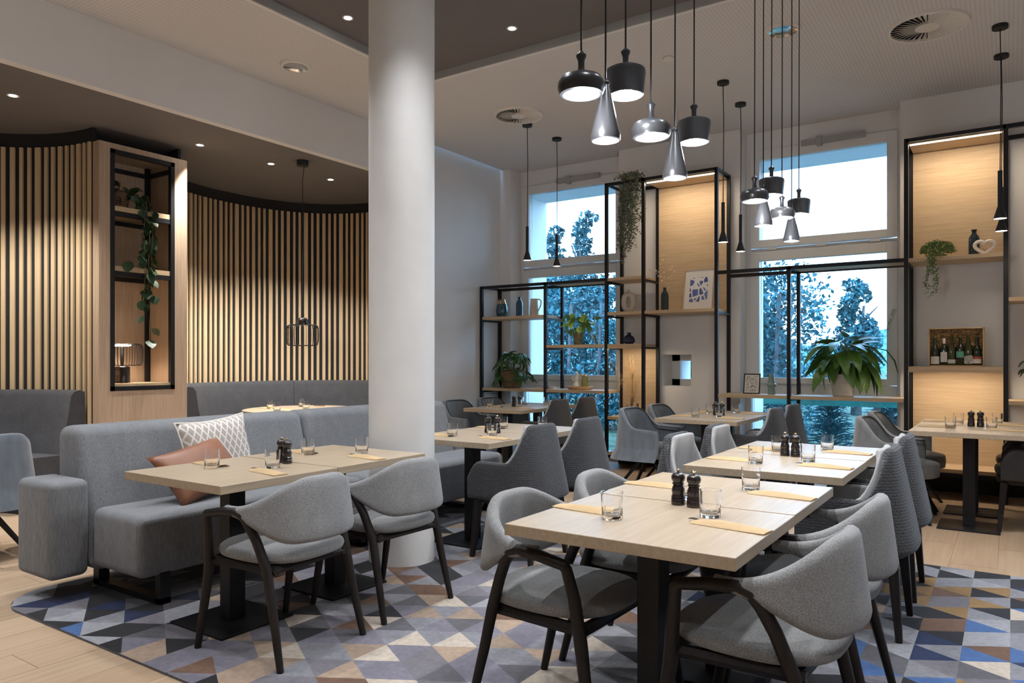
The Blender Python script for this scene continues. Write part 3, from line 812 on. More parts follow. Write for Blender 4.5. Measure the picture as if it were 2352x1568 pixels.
def chair_c(cloth='velvet'):
    root = empty('tub_chair', (0, 0, 0))
    N = 61; P = u_path(.20, -.275, .285, 2.3, N)
    def ztop(x): return .618+.185*smooth01((-x-.02)/.24)-.012*max(0, x/.2)
    zt = [ztop(x) for x, y in P]; lean = [.12]*N
    # lower edge draws in under the seat
    m = MB(); n = len(P); rows = 9; th = .05
    for i, (x, y) in enumerate(P):
        a = P[max(i-1, 0)]; b = P[min(i+1, n-1)]; tx, ty = b[0]-a[0], b[1]-a[1]; L = math.hypot(tx, ty); nx, ny = ty/L, -tx/L
        ring = []
        for k in range(rows):
            z = .335+(zt[i]-.335)*k/(rows-1); q = k/(rows-1)
            o = .035*smooth01((z-.40)/.4)-.10*max(0, (.47-z)/.135)**2
            ring.append((o, z))
        inner = [(o-th, z) for o, z in ring if z > .44][::-1]
        full = ring+[(ring[-1][0]-th*.25, zt[i]+.012), (ring[-1][0]-th*.75, zt[i]+.012)]
        inn = []
        for k in range(rows): z = zt[i]-(zt[i]-.44)*k/(rows-1); inn.append((.035*smooth01((z-.40)/.4)-th, z))
        full += inn
        K = len(full)
        for o, z in full: m.v.append((x+nx*o, y+ny*o, z))
    for i in range(n-1):
        for j in range(K):
            j2 = (j+1) % K; m.f.append((i*K+j, i*K+j2, (i+1)*K+j2, (i+1)*K+j)[::-1]); m.mi.append(0)
    m.f.append(tuple(range(K))); m.f.append(tuple((n-1)*K+j for j in range(K-1, -1, -1))); m.mi += [0, 0]
    sh = m.build('shell', M[cloth], root, smooth=True, angle=60)
    pts = []
    for i, (x, y) in enumerate(P):
        a = P[max(i-1, 0)]; b = P[min(i+1, n-1)]; tx, ty = b[0]-a[0], b[1]-a[1]; L = math.hypot(tx, ty); nx, ny = ty/L, -tx/L
        pts.append((x+nx*.037, y+ny*.037, zt[i]+.004))
    MB().tube(pts, .0055, 6).build('piping', M['booth_cloth'], sh, smooth=True)
    superpad(.275, .235, .345, .465, 2.3, 40, .055, .02).build('seat', M[cloth], root, smooth=True, angle=80)
    bx('leg_hub', (-.09, -.09, .325), (.09, .09, .35), M['black_metal'], root)
    for sx in (-1, 1):
        for sy in (-1, 1):
            MB().tube([(sx*.06, sy*.06, .335), (sx*.28, sy*.25, 0)], [.021, .014], 4).build('leg', M['black_metal'], root)
    return root
protoA, protoB, protoC, protoCg, protoD = chair_a(), chair_b(), chair_c(), chair_c('velvet_grey'), chair_b('leather_black', 'leather_black')
used = set()
def place(proto, x, y, rz, label, cat='chair', group=None, z=0):
    o = proto if proto.name not in used else copy_tree(proto)
    used.add(proto.name if o is proto else o.name)
    o.location = (x, y, z); o.rotation_euler = (0, 0, R(rz)); tag(o, label, cat, group)
    return o
RUGZ = .011
place(protoA, -2.75, 2.21, 180+3, 'light grey armchair with dark wooden frame, nearer one facing the grey bench', z=RUGZ)
place(protoA, -2.765, 2.875, 180-2, 'light grey armchair with dark wooden frame standing just before the column', z=RUGZ)
place(protoA, -1.35, 2.36, -2, 'light grey armchair at the left near seat of the foremost oak table', z=RUGZ)
place(protoA, -1.335, 2.99, 2, 'light grey armchair at the left far seat of the foremost oak table', z=RUGZ)
place(protoA, -.65, 2.37, 180-3, 'light grey armchair at the right near seat of the foremost oak table', z=RUGZ)
place(protoA, -.65, 3.01, 180, 'light grey armchair at the right far seat of the foremost oak table', z=RUGZ)
CH = [('T2', -2.68, 4.06, 180), ('T2', -2.69, 4.72, 180), ('T3', -.645, 3.97, 180), ('T3', -.65, 4.635, 180), ('T3', -1.40, 4.0, 0), ('T3', -1.40, 4.66, 0),
      ('T4', -4.22, 6.93, 180), ('T4', -4.22, 7.55, 180), ('T5', -1.90, 6.78, 180), ('T5', -1.90, 7.42, 180)]
LB = ['charcoal quilted armchair beside the front half of the table behind the column', 'charcoal quilted armchair beside the back half of the table behind the column',
      'quilted armchair with pale inside at the right near seat of the second table', 'quilted armchair with pale inside at the right far seat of the second table',
      'pale inner back of a quilted armchair at the second table, left near seat', 'pale inner back of a quilted armchair at the second table, left far seat',
      'charcoal armchair on the right of the far corner table, nearer one', 'charcoal armchair on the right of the far corner table, by the window',
      'charcoal armchair right of the table before the niche, nearer one', 'charcoal armchair right of the table before the niche, by the window']
for (k, x, y, a), l in zip(CH, LB): place(protoB, x, y, a, l, z=RUGZ if k in ('T2', 'T3') else 0)
place(protoC, -5.28, 6.93, 0, 'blue grey velvet tub chair left of the far corner table, nearer one')
place(protoC, -5.28, 7.62, 0, 'blue grey velvet tub chair left of the far corner table, by the basket plant')
place(protoC, -2.93, 6.78, 0, 'blue grey velvet tub chair left of the table before the niche, nearer one')
place(protoC, -2.93, 7.45, 0, 'blue grey velvet tub chair left of the table before the niche, farther one')
place(protoCg, -.80, 6.83, 0, 'grey velvet tub chair left of the table before the lit panel, nearer one')
place(protoCg, -.80, 7.46, 0, 'grey velvet tub chair left of the table before the lit panel, farther one')
place(protoC, -5.62, 2.03, 178, 'blue grey tub chair cut off by the left edge, behind the bench armrest')
place(protoD, .15, 6.86, 180, 'black leather armchair at the right edge, nearer one')
place(protoD, .15, 7.50, 180, 'black leather armchair at the right edge, farther one')

# ------------------------------------------------------------------ glasses, mills, paper pouches
def make_glass():
    n = 48; H = .092
    prof_o = [(.0330, 0), (.0352, .003), (.0352, .012), (.0358, .038), (.0366, .044), (.0378, .070), (.0385, H)]
    prof_i = [(.0368, H), (.0358, .060), (.0338, .016), (.030, .0125), (.0001, .012)]
    m = MB(); vs = []
    for (r, z) in prof_o:
        for k in range(n):
            rr = r-(.0016 if (k % 2 and .005 < z < .042) else 0); a = 2*math.pi*k/n; vs.append((rr*math.cos(a), rr*math.sin(a), z))
    for (r, z) in prof_i:
        for k in range(n): a = 2*math.pi*k/n; vs.append((r*math.cos(a), r*math.sin(a), z))
    fs = []; tot = len(prof_o)+len(prof_i)
    for i in range(tot-1):
        for k in range(n): fs.append((i*n+k, i*n+(k+1) % n, (i+1)*n+(k+1) % n, (i+1)*n+k))
    fs.append(tuple(range(n-1, -1, -1)))
    m.add(vs, fs)
    return m.build('tumbler', M['glass'], None, smooth=True, angle=50)
def make_mill(knob):
    root = empty('pepper_mill', (0, 0, 0))
    MB().lathe([(.0255, 0), (.0262, .004), (.0262, .022), (.0235, .0245), (.0262, .027), (.0258, .031), (.0228, .036), (.0225, .042), (.0245, .050), (.0235, .060), (.0195, .070), (.0185, .074)], 28).build('body', M['mill'], root, smooth=True, angle=50)
    MB().lathe([(.0185, .0745), (.0225, .077), (.0225, .080), (.019, .0825), (.0200, .085), (.0248, .093), (.0258, .101), (.0240, .110), (.018, .1165), (.008, .1195)], 28).build('head', M['mill'], root, smooth=True, angle=50)
    if knob: MB().lathe([(.0035, .1185), (.0035, .1215), (.0065, .1235), (.0075, .1275), (.0062, .1315), (.002, .133)], 16).build('knob', M['brass'], root, smooth=True, angle=60)
    else:
        m = MB(); m.lathe([(.0035, .1185), (.003, .122), (.0055, .125), (.004, .1285), (.0015, .130)], 12)
        for k in range(4):
            a = R(45+90*k); m.tube([(0, 0, .1255), (.0085*math.cos(a), .0085*math.sin(a), .130)], [.002, .0024], 6)
        m.build('knob', M['brass'], root, smooth=True, angle=60)
    return root
def make_pouch():
    root = empty('cutlery_pouch', (0, 0, 0))
    m = MB(); L, W = .245, .072; n = 12
    for s in (0, 1):
        for i in range(n+1):
            u = i/n; x = -L/2+L*u
            puff = .0020+.016*math.sin(math.pi*min(1, u*1.05))**.7*(.35 if s == 0 else 1)*(.5+.5*u)
            lift = .006*u*u*s
            for j in range(5):
                v = j/4; y = -W/2+W*v; e = math.sin(math.pi*v)**.6
                z = (.0006 if s == 0 else .001+puff*e+lift*e+.003*(1-u)**3)
                m.v.append((x+(.010*abs(v-.5)*2*s if i == n else 0), y, z))
    st = (n+1)*5
    for s in (0, 1):
        for i in range(n):
            for j in range(4):
                q = (s*st+i*5+j, s*st+(i+1)*5+j, s*st+(i+1)*5+j+1, s*st+i*5+j+1); m.f.append(q if s else q[::-1]); m.mi.append(0)
    for i in range(n):
        m.f.append((i*5, st+i*5, st+(i+1)*5, (i+1)*5)); m.f.append((i*5+4, (i+1)*5+4, st+(i+1)*5+4, st+i*5+4)); m.mi += [0, 0]
    for j in range(4): m.f.append((j, j+1, st+j+1, st+j)); m.mi.append(0)
    m.build('paper_sleeve', M['kraft'], root, smooth=True, angle=40)
    f = MB()
    for dy in (-.009, -.003, .003, .009): f.tube([(.085, dy, .006), (.138, dy, .010), (.150, dy, .009)], .0012, 5)
    f.box((.06, -.011, .005), (.09, .011, .0065)); f.build('fork', M['steel'], root, smooth=True, angle=40)
    return root
pg, pm1, pm2, pp = make_glass(), make_mill(True), make_mill(False), make_pouch()
ITEMS = {'T0':dict(m=[(-1.031, 2.639), (-0.965, 2.624)],g=[(-1.123, 2.273), (-0.859, 2.493), (-1.036, 2.762), (-0.896, 3.102)],e=[(-1.268, 2.353), (-0.746, 2.369), (-1.271, 2.965), (-0.747, 3.012)]),
'T1':dict(m=[(-3.19, 2.557), (-3.132, 2.545)],g=[(-3.31, 2.227), (-3.059, 2.396), (-3.302, 2.828), (-3.092, 3.041)],e=[(-3.42, 2.29), (-2.947, 2.281), (-3.43, 2.88), (-2.932, 2.92)]),
'T2':dict(m=[(-3.211, 4.443), (-3.136, 4.454)],g=[(-3.272, 4.098), (-3.04, 4.254), (-3.296, 4.764), (-3.042, 4.936)],e=[(-3.40, 4.086), (-2.93, 4.131), (-3.42, 4.758), (-2.95, 4.80)]),
'T3':dict(m=[(-1.057, 4.319), (-0.997, 4.304)],g=[(-1.103, 3.905), (-0.896, 4.145), (-1.137, 4.482), (-0.91, 4.712)],e=[(-1.262, 3.973), (-0.770, 3.968), (-1.256, 4.531), (-0.776, 4.61)]),
'T4':dict(m=[(-4.763, 7.10), (-4.715, 7.15)],g=[(-4.93, 6.85), (-4.598, 6.95), (-4.86, 7.40), (-4.60, 7.55)],e=[(-4.94, 6.93), (-4.46, 6.85), (-4.95, 7.45), (-4.46, 7.48)]),
'T5':dict(m=[(-2.387, 7.087), (-2.319, 7.073)],g=[(-2.457, 6.717), (-2.50, 7.25), (-2.288, 6.895), (-2.30, 7.46)],e=[(-2.60, 6.80), (-2.127, 6.752), (-2.61, 7.35), (-2.13, 7.42)]),
'T6':dict(m=[(-0.269, 7.054), (-0.205, 7.044)],g=[(-0.397, 6.765), (-0.366, 7.25), (-0.127, 6.90), (-0.094, 7.38)],e=[(-0.506, 6.829), (-0.515, 7.40), (-0.03, 6.78), (-0.02, 7.27)]),
'TR':dict(m=[],g=[(-6.79, 5.286), (-6.413, 5.08), (-6.78, 5.72), (-6.357, 5.42)],e=[(-6.85, 5.30), (-6.40, 5.20)])}
used2 = set()
def put(proto, x, y, z, rz, label, cat, group=None):
    o = proto if proto.name not in used2 else copy_tree(proto)
    used2.add(o.name); o.location = (x, y, z); o.rotation_euler = (0, 0, R(rz)); tag(o, label, cat, group); return o
rnd = random.Random(5)
SHORT = {'T0': 'the foremost table', 'T1': 'the table by the grey bench', 'T2': 'the table behind the column', 'T3': 'the second table', 'T4': 'the far corner table', 'T5': 'the table before the niche', 'T6': 'the table before the lit panel', 'TR': 'the round booth table'}
POS = ['left near', 'right near', 'left far', 'right far']
for k, d in ITEMS.items():
    s = SHORT[k]; z = .7525
    if k != 'TR': cx, ya, yb, _ = TAB[k]; ym = (ya+yb)/2
    else: cx, ym = -6.52, 5.5
    zz = lambda y: (.7505 if y < ym else .7525) if k != 'TR' else .7505
    order = sorted(range(4), key=lambda i: d['g'][i][1])
    names = {}
    for pair, dep in ((order[:2], 'near'), (order[2:], 'far')):
        pr = sorted(pair, key=lambda i: d['g'][i][0]); names[pr[0]] = 'left '+dep; names[pr[1]] = 'right '+dep
    for i, (x, y) in enumerate(d['g']):
        put(pg, x, y, zz(y), rnd.uniform(0, 7), 'clear ribbed tumbler at the %s seat of %s' % (names[i], s), 'glass', 'ribbed tumblers on the tables')
    for i, (x, y) in enumerate(d['m']):
        put(pm1 if i == 0 else pm2, x, y, zz(y), rnd.uniform(0, 90), 'dark pepper mill on %s, %s one of the pair' % (s, 'left' if i == 0 else 'right'), 'pepper mill', 'pairs of dark mills')
    for i, (x, y) in enumerate(d['e']):
        nm = POS[i] if k != 'TR' else ('left far', 'left near')[i]
        rz = (180 if x < cx else 0)*0+(-8 if x > cx else -3)+rnd.uniform(-2, 2)
        if x > cx: rz += 180
        put(pp, x, y, zz(y), rz, 'brown paper cutlery pouch at the %s seat of %s' % (nm, s), 'cutlery pouch', 'paper pouches on the tables')
sg = empty('sunglasses', (-6.62, 5.83, .7505), R(20), 'dark folded glasses lying on the round booth table', 'glasses')
m = MB()
for s in (-1, 1):
    pts = [(.028*math.cos(R(a))+s*.034, .02*math.sin(R(a)), .012+.0*a) for a in range(0, 360, 30)]; m.tube(pts, .003, 5, closed=True)
m.build('rim', M['book_red'], sg, smooth=True)
m = MB(); m.tube([(-.06, 0, .014), (-.05, .06, .006), (.04, .065, .005)], .0028, 5); m.tube([(.06, 0, .014), (.05, .05, .010), (-.04, .058, .010)], .0028, 5); m.build('temple', M['book_red'], sg, smooth=True)

# ------------------------------------------------------------------ pendant lamps
def cluster_lamp(kind, x, y, label):
    root = empty('pendant_lamp', (x, y, RZ), 0, label, 'pendant lamp', 'clustered pendants over the two nearest tables')
    if kind == 'mushroom':
        zb, zt = 2.028, 2.090; body = [(.052, zb+.004), (.060, zb+.006), (.0665, zb+.022), (.0655, zb+.038), (.056, zb+.053), (.034, zb+.062), (.012, zb+.066), (.010, zb+.075)]
        inn = [(.010, zb+.052), (.035, zb+.048), (.052, zb+.036), (.056, zb+.022), (.050, zb+.006)]
        neck = [(.0105, 2.096), (.009, 2.112), (.0095, 2.128), (.0145, 2.140), (.0145, 2.144), (.008, 2.150), (.004, 2.156)]; bz = zb+.010
    elif kind == 'drum':
        zb, zt = 2.115, 2.200; body = [(.053, zb), (.0555, zb+.002), (.0625, zb+.070), (.0605, zb+.080), (.050, zb+.086), (.012, zb+.089), (.010, zb+.094)]
        inn = [(.010, zb+.078), (.052, zb+.072), (.058, zb+.062), (.0515, zb+.002)]
        neck = [(.0105, 2.206), (.009, 2.222), (.0095, 2.238), (.0145, 2.250), (.0145, 2.254), (.008, 2.260), (.004, 2.266)]; bz = zb+.010
    else:
        zb, zt = 1.940, 2.118; body = [(.040, zb), (.0435, zb+.002), (.0445, zb+.018), (.041, zb+.028), (.012, zb+.163), (.010, zb+.166)]
        inn = [(.009, zb+.12), (.034, zb+.035), (.039, zb+.018), (.038, zb+.002)]
        neck = [(.0105, zb+.164), (.0125, zb+.170), (.0125, zb+.174), (.007, zb+.180), (.004, zb+.184)]; bz = zb+.006
    sh = lambda pr: [(r, z-RZ) for r, z in pr]
    m = MB(); m.lathe(sh(body), 40, cap0=False); m.lathe(sh(inn), 40, cap0=True, cap1=False)
    bb = body[0]; ii = inn[-1]
    m.lathe(sh([ii, bb]), 40, cap0=False, cap1=False)
    s = m.build('lamp_shade', M['shade'], root, smooth=True, angle=45)
    MB().lathe(sh(neck), 20).build('neck', M['shade'], root, smooth=True, angle=45)
    MB().tube([(0, 0, neck[-1][1]-RZ-.003), (.002, 0, (neck[-1][1]-RZ)*.5), (0, 0, 0)], .0028, 6).build('cord', M['cord'], root, smooth=True)
    b = MB(); b.lathe([(.001, bz-.012-RZ), (.012, bz-.009-RZ), (.019, bz+.001-RZ), (.021, bz+.010-RZ), (.018, bz+.020-RZ), (.012, bz+.028-RZ)], 24); b.build('bulb', M['bulb'], root, smooth=True)
    lamp('bulb_light', 'POINT', (x, y, bz-.035), PEND_W, (.94, .96, 1), .02)
TR1 = [('mushroom', 1.83), ('cone', 1.98), ('drum', 2.118)]; TR2 = [('mushroom', 2.314), ('cone', 2.527), ('drum', 2.72)]
TR3 = [('mushroom', 3.52), ('cone', 3.667), ('drum', 3.817)]; TR4 = [('mushroom', 4.022), ('cone', 4.227), ('drum', 4.397)]
kn = {'mushroom': 'flat rounded', 'cone': 'slender conical', 'drum': 'drum shaped'}
for trio, where in ((TR1, 'left trio over the foremost table'), (TR2, 'right trio over the foremost table'), (TR3, 'left trio over the second table'), (TR4, 'right trio over the second table')):
    for kd, y in trio: cluster_lamp(kd, -1.0, y, '%s gunmetal pendant lamp in the %s' % (kn[kd], where))
for cx0, nm in ((2.27, 'foremost'), (3.95, 'second')):
    cp = bx('ceiling_plate', (-1.10, cx0-.50, RZ-.03), (-.90, cx0+.50, RZ), M['black_metal'], None, bevel=.004); tag(cp, 'black ceiling plate of the pendant cluster above the %s table' % nm, 'ceiling plate')
def small_pendant(x, y, label):
    root = empty('small_pendant', (x, y, CZ), 0, label, 'pendant lamp', 'slim black pendants along the window wall')
    MB().lathe([(.055, -.028), (.055, 0)], 28).build('canopy', M['cord'], root, smooth=True, angle=40)
    MB().tube([(0, 0, -.02), (.006, 0, -.4), (.003, 0, -.8), (0, 0, 2.76-CZ)], .004, 6).build('cord', M['cord'], root, smooth=True)
    m = MB(); m.lathe([(.046, 2.390-CZ), (.0465, 2.393-CZ), (.0165, 2.492-CZ), (.0165, 2.765-CZ)], 24, cap0=False); m.build('lamp_shade', M['cord'], root, smooth=True, angle=35)
    MB().lathe([(.043, 2.394-CZ), (.043, 2.396-CZ)], 24).build('bulb', M['bulb_warm'], root)
    lamp('small_pendant_light', 'SPOT', (x, y, 2.385), SMALL_W, (1, .84, .66), .03, 130, .6)
for (x, y), l in zip([(-4.446, 6.894), (-4.437, 7.522), (-2.241, 6.864), (-2.284, 7.546), (-.072, 6.92), (-.07, 7.598)],
        ['over the far corner table, left one', 'over the far corner table, right one', 'before the tall lit shelf, left one', 'before the big window frame, right one', 'at the right edge, higher in the picture', 'at the right edge, lower in the picture']):
    small_pendant(x, y, 'slim black pendant with cone tip '+l)
# wire cage pendant in the booth
root = empty('cage_pendant', (-6.176, 5.219, BZ), 0, 'black wire cage pendant with bell cap in the booth', 'pendant lamp')
MB().lathe([(.06, -.055), (.06, 0)], 28).build('canopy', M['cord'], root, smooth=True, angle=40)
MB().tube([(.03, 0, -.05), (.0, .01, -.13), (0, 0, -.2), (.01, 0, -.9), (-.008, 0, -1.55), (.02, 0, -1.66), (0, 0, 1.70-BZ)], .004, 6).build('cord', M['cord'], root, smooth=True)
def cage(root, zt, zb, rt_, rm, nw, mat_, cap=True):
    h = zt-zb
    prof = [(rt_*.35, zt), (rm*.80, zt), (rm*.93, zt-h*.05), (rm*.99, zt-h*.18), (rm, zt-h*.5), (rm*.985, zt-h*.8), (rm*.93, zt-h*.96), (rm*.86, zb)]
    m = MB()
    for k in range(nw):
        a = 2*math.pi*k/nw; m.tube([(r*math.cos(a), r*math.sin(a), z) for r, z in prof], .0026, 4)
    for r, z in ((prof[0]), (prof[-1])): m.tube([(r*math.cos(R(a)), r*math.sin(R(a)), z) for a in range(0, 360, 10)], .0035, 5, closed=True)
    return m.build('wire_cage', mat_, root, smooth=True)
cage(root, 1.658-BZ, 1.44-BZ, .10, .165, 40, M['black_metal'])
MB().lathe([(.058, 1.655-BZ), (.060, 1.665-BZ), (.056, 1.71-BZ), (.040, 1.728-BZ), (.01, 1.735-BZ)], 28).build('bell_cap', M['navy'] if False else M['mill'], root, smooth=True, angle=50)

# ------------------------------------------------------------------ recessed lamps, vents, detector
def spot(x, y, z, label, power, cone=75, group='recessed ceiling spots', aim=(0, 0, 0), blend=.6, col=(.93, .955, 1)):
    root = empty('recessed_spot', (x, y, z), 0, label, 'spotlight', group)
    MB().lathe([(.028, -.002), (.042, -.004), (.044, 0), (.028, 0)], 24).build('ring', M['smoke_white'], root, smooth=True, angle=40)
    MB().lathe([(.028, -.003), (.028, -.0015)], 24).build('lens', M['spot_lit'], root)
    lamp('spot_light', 'SPOT', (x, y, z-.012), power, col, .035, cone, blend, aim)
SP = [((-6.55, 2.648), 'above the left slat wall'), ((-6.55, 4.276), 'just right of the display cabinet'), ((-6.55, 5.110), 'left of the cage pendant'), ((-6.55, 5.945), 'right of the cage pendant')]
for (x, y), l in SP: spot(x, y, BZ, 'lit recessed spot in the dark booth ceiling '+l, BOOTH_W, 84, aim=((0, R(16), 0) if abs(y-4.276) > .1 else (R(14), R(6), 0)), col=(1, .95, .88))
for y in (.95, -.8): spot(-6.55, y, BZ, 'lit recessed spot in the booth ceiling outside the picture', BOOTH_W, 95)
spot(-4.299, 4.079, RZ, 'lit recessed spot in the dark ceiling left of the column', SPOT_W, 100)
spot(-3.338, 4.949, RZ, 'lit recessed spot in the dark ceiling right of the column', SPOT_W, 100)
for x, y in [(-2.38, 4.949), (-1.42, 4.949), (-.46, 4.949), (.5, 4.949), (1.6, 4.949), (-4.299, 3.1), (-4.299, 2.1), (-4.299, 1.1), (-4.299, -.2), (-2.38, 3.0), (-2.38, 1.6), (-.3, 1.6), (-.2, 3.3), (1.6, 3.0), (1.6, 1.0), (-2.0, -.6), (.4, -.6)]:
    spot(x, y, RZ, 'lit recessed spot in the dark ceiling outside the picture', SPOT_W, 100)
def downlight(x, y, label):
    root = empty('downlight', (x, y, CZ), 0, label, 'downlight', 'white rimmed downlights')
    MB().lathe([(.108, -.026), (.128, -.020), (.137, 0), (.108, -.004)], 40, cap0=False, cap1=False).build('ring', M['smoke_white'], root, smooth=True, angle=40)
    m = MB(); m.lathe([(.110, -.025), (.085, -.010), (.045, -.003), (.001, -.002)], 40, cap0=False, cap1=False); m.build('reflector', M['chrome'], root, smooth=True, angle=60)
    return root
downlight(-5.253, 4.362, 'white rimmed downlight with chrome reflector left of the column')
downlight(-1.491, 6.036, 'white rimmed downlight with chrome reflector above the window')
for o in list(bpy.data.objects):
    if o.name.startswith('reflector'): o.location.z = -.0
def vent(x, y, r, label):
    root = empty('air_vent', (x, y, CZ), 0, label, 'vent', 'round swirl air vents')
    MB().lathe([(r*.90, -.002), (r*.90, -.022), (r*.985, -.022), (r, -.014), (r, 0)], 56, cap0=False, cap1=False).build('rim', M['smoke_white'], root, smooth=True, angle=40)
    MB().lathe([(r*.9, -.0015), (r*.9, -.0005)], 48).build('backing', M['black_wall'], root)
    MB().lathe([(r*.30, -.022), (r*.30, -.002)], 32).build('hub', M['smoke_white'], root)
    n = 36; a0 = 2*math.pi/n; me = None
    for k in range(n):
        if me is None:
            m = MB(); a = a0*.40
            q0, q1, t = r*.28*math.tan(a), r*.91*math.tan(a), .002
            m.add([(r*.28, -q0, -.003), (r*.91, -q1, -.003), (r*.91, q1, -.021), (r*.28, q0, -.021), (r*.28, -q0, -.003+t), (r*.91, -q1, -.003+t), (r*.91, q1, -.021+t), (r*.28, q0, -.021+t)],
                  [(0,3,2,1),(4,5,6,7),(0,1,5,4),(1,2,6,5),(2,3,7,6),(3,0,4,7)])
            o = m.build('vane', M['smoke_white'], root); me = o
        else:
            o = me.copy(); COL.objects.link(o); o.parent = root
        o.rotation_euler = (0, 0, a0*k)
    return root
vent(-4.349, 6.573, .265, 'round white swirl vent in the ceiling beside the slim pendant')
vent(-.543, 6.603, .285, 'round white swirl vent in the ceiling at upper right')
sd = empty('smoke_detector', (-2.431, 5.995, CZ), 0, 'small white smoke detector on the perforated ceiling', 'smoke detector')
MB().lathe([(.052, -.030), (.054, 0)], 36).build('base', M['smoke_white'], sd, smooth=True, angle=40)
MB().lathe([(.030, -.048), (.043, -.044), (.047, -.035), (.047, -.030)], 36).build('cap', M['smoke_white'], sd, smooth=True, angle=40)
MB().lathe([(.0475, -.0335), (.0475, -.0315)], 36).build('slot', M['black_wall'], sd)

# ------------------------------------------------------------------ black steel shelving along the window wall
YF, YB, TB = 7.927, 8.345, .036
def shelf_unit(name, x0, label):
    return empty(name, (x0, YF, 0), 0, label, 'shelving')
def post(root, x, back, z1, z0=0):
    y = (YB-YF) if back else 0; xx = x-root.location.x
    bx('upright', (xx-TB/2, y-TB/2, z0), (xx+TB/2, y+TB/2, z1), M['black_metal'], root)
def rail_x(root, xa, xb, z, back=False):
    y = (YB-YF) if back else 0; o = root.location.x
    bx('rail', (xa-o, y-TB/2, z-TB), (xb-o, y+TB/2, z), M['black_metal'], root)
def rail_y(root, x, z):
    o = root.location.x; bx('side_rail', (x-o-TB/2+.002, TB/2, z-.024), (x-o+TB/2-.002, YB-YF-TB/2, z), M['black_metal'], root)
def board(root, xa, xb, z, th=.036, y0=-.014, y1=None, nm='shelf_board'):
    o = root.location.x
    return bx(nm, (xa-o, y0, z-th), (xb-o, (YB-YF+.0) if y1 is None else y1, z), M['oak_x'], root, bevel=.0015)
def panel(root, xa, xb, z0, z1):
    o = root.location.x; return bx('back_panel', (xa-o, YB-YF-.012, z0), (xb-o, YB-YF+.012, z1), M['oak_x'], root)
def strip(root, xa, xb, z, power):
    o = root.location.x
    if z > 3: bx('led_strip', (xa-o, .030, z-.008), (xb-o, .042, z), M['strip'], root)
    else:
        bx('led_strip', (xa-o, .050, z-.003), (xb-o, .060, z), M['strip'], root)
        bx('front_lip', (xa-o, -.012, z-.016), (xb-o, .004, z+.002), M['oak_x'], root)
    lamp('led_strip_light', 'AREA', ((xa+xb)/2, YF+.04, z-.014), power, (1, .83, .62), rot=(R(4), 0, 0), sizes=(xb-xa, .02))
h = TB/2
u1 = shelf_unit('shelving_unit', -5.83, 'low black steel shelving with oak boards before the left window')
for x in (-5.83, -4.84):
    post(u1, x, 0, 2.262); post(u1, x, 1, 2.262)
    for z in (2.262, 1.818, 1.44 if x > -5 else .885, .885): rail_y(u1, x, z)
rail_x(u1, -5.83, -4.01, 2.262); rail_x(u1, -5.83, -4.01, 2.262, True)
board(u1, -4.84, -4.01, 2.262-.003, .02, .02)
board(u1, -5.812, -4.858, 1.855); board(u1, -4.822, -4.01, 1.475); board(u1, -5.812, -4.858, .92); board(u1, -4.822, -4.01, .92)
u2 = shelf_unit('shelving_unit', -3.99, 'tall black steel shelving with a lit oak back panel between the windows')
for x in (-3.99, -3.517, -2.66):
    post(u2, x, 0, 3.385); post(u2, x, 1, 3.385)
    for z in (3.385, 1.818): rail_y(u2, x, z)
for x in (-3.99, -3.517):
    for z in (2.224, 1.44, .585, .165): rail_y(u2, x, z)
rail_x(u2, -3.99, -2.66, 3.385); rail_x(u2, -3.99, -2.66, 3.385, True); rail_x(u2, -3.99, -3.517, .165); rail_x(u2, -3.99, -3.517, .165, True)
for z in (2.26, 1.855, 1.475, .62, .20): board(u2, -3.972, -3.535, z)
board(u2, -3.499, -2.678, 1.855); board(u2, -3.499, -2.678, 3.352, .016, .018, nm='top_board')
panel(u2, -3.499, -2.678, 1.856, 3.33); panel(u2, -3.972, -3.535, .62, 1.438)
strip(u2, -3.49, -2.69, 3.335, STRIP_W); strip(u2, -3.96, -3.545, 1.438, STRIP_W*.45)
u3 = shelf_unit('shelving_unit', -2.64, 'low open steel shelving with one long board before the right window')
for b in (0, 1): post(u3, -1.90, b, 2.254)
rail_x(u3, -2.642, -.848, 2.256); rail_x(u3, -2.642, -.848, 2.256, True); rail_y(u3, -1.90, 2.256); rail_y(u3, -1.90, .885)
board(u3, -1.882, -.848, 2.253, .02, .02); board(u3, -2.640, -1.918, .92); board(u3, -1.882, -.848, .92)
u4 = shelf_unit('shelving_unit', -.827, 'tall black steel shelving with wine box and lit oak panels at right')
for x in (-.827, -.04):
    post(u4, x, 0, 3.385); post(u4, x, 1, 3.385)
    for z in (3.385, 2.215, 1.19, .245): rail_y(u4, x, z)
rail_x(u4, -.827, -.04, 3.385); rail_x(u4, -.827, -.04, 3.385, True); rail_x(u4, -.827, -.04, .245); rail_x(u4, -.827, -.04, .245, True)
for z in (2.25, 1.226, .282): board(u4, -.809, -.058, z)
board(u4, -.809, -.058, 3.352, .016, .018, nm='top_board')
panel(u4, -.809, -.058, 2.25, 3.33); panel(u4, -.809, -.058, .282, 1.19)
strip(u4, -.80, -.068, 3.335, STRIP_W); strip(u4, -.80, -.068, 1.188, STRIP_W*.8)
u5 = shelf_unit('shelving_unit', -.02, 'black steel shelving cut off by the right edge')
for b in (0, 1): post(u5, .80, b, 3.385)
rail_x(u5, -.022, .80, 3.385); rail_x(u5, -.022, .80, 3.385, True); rail_x(u5, -.022, .80, .245)
for z in (1.845, .925, .282): board(u5, -.02, .782, z)

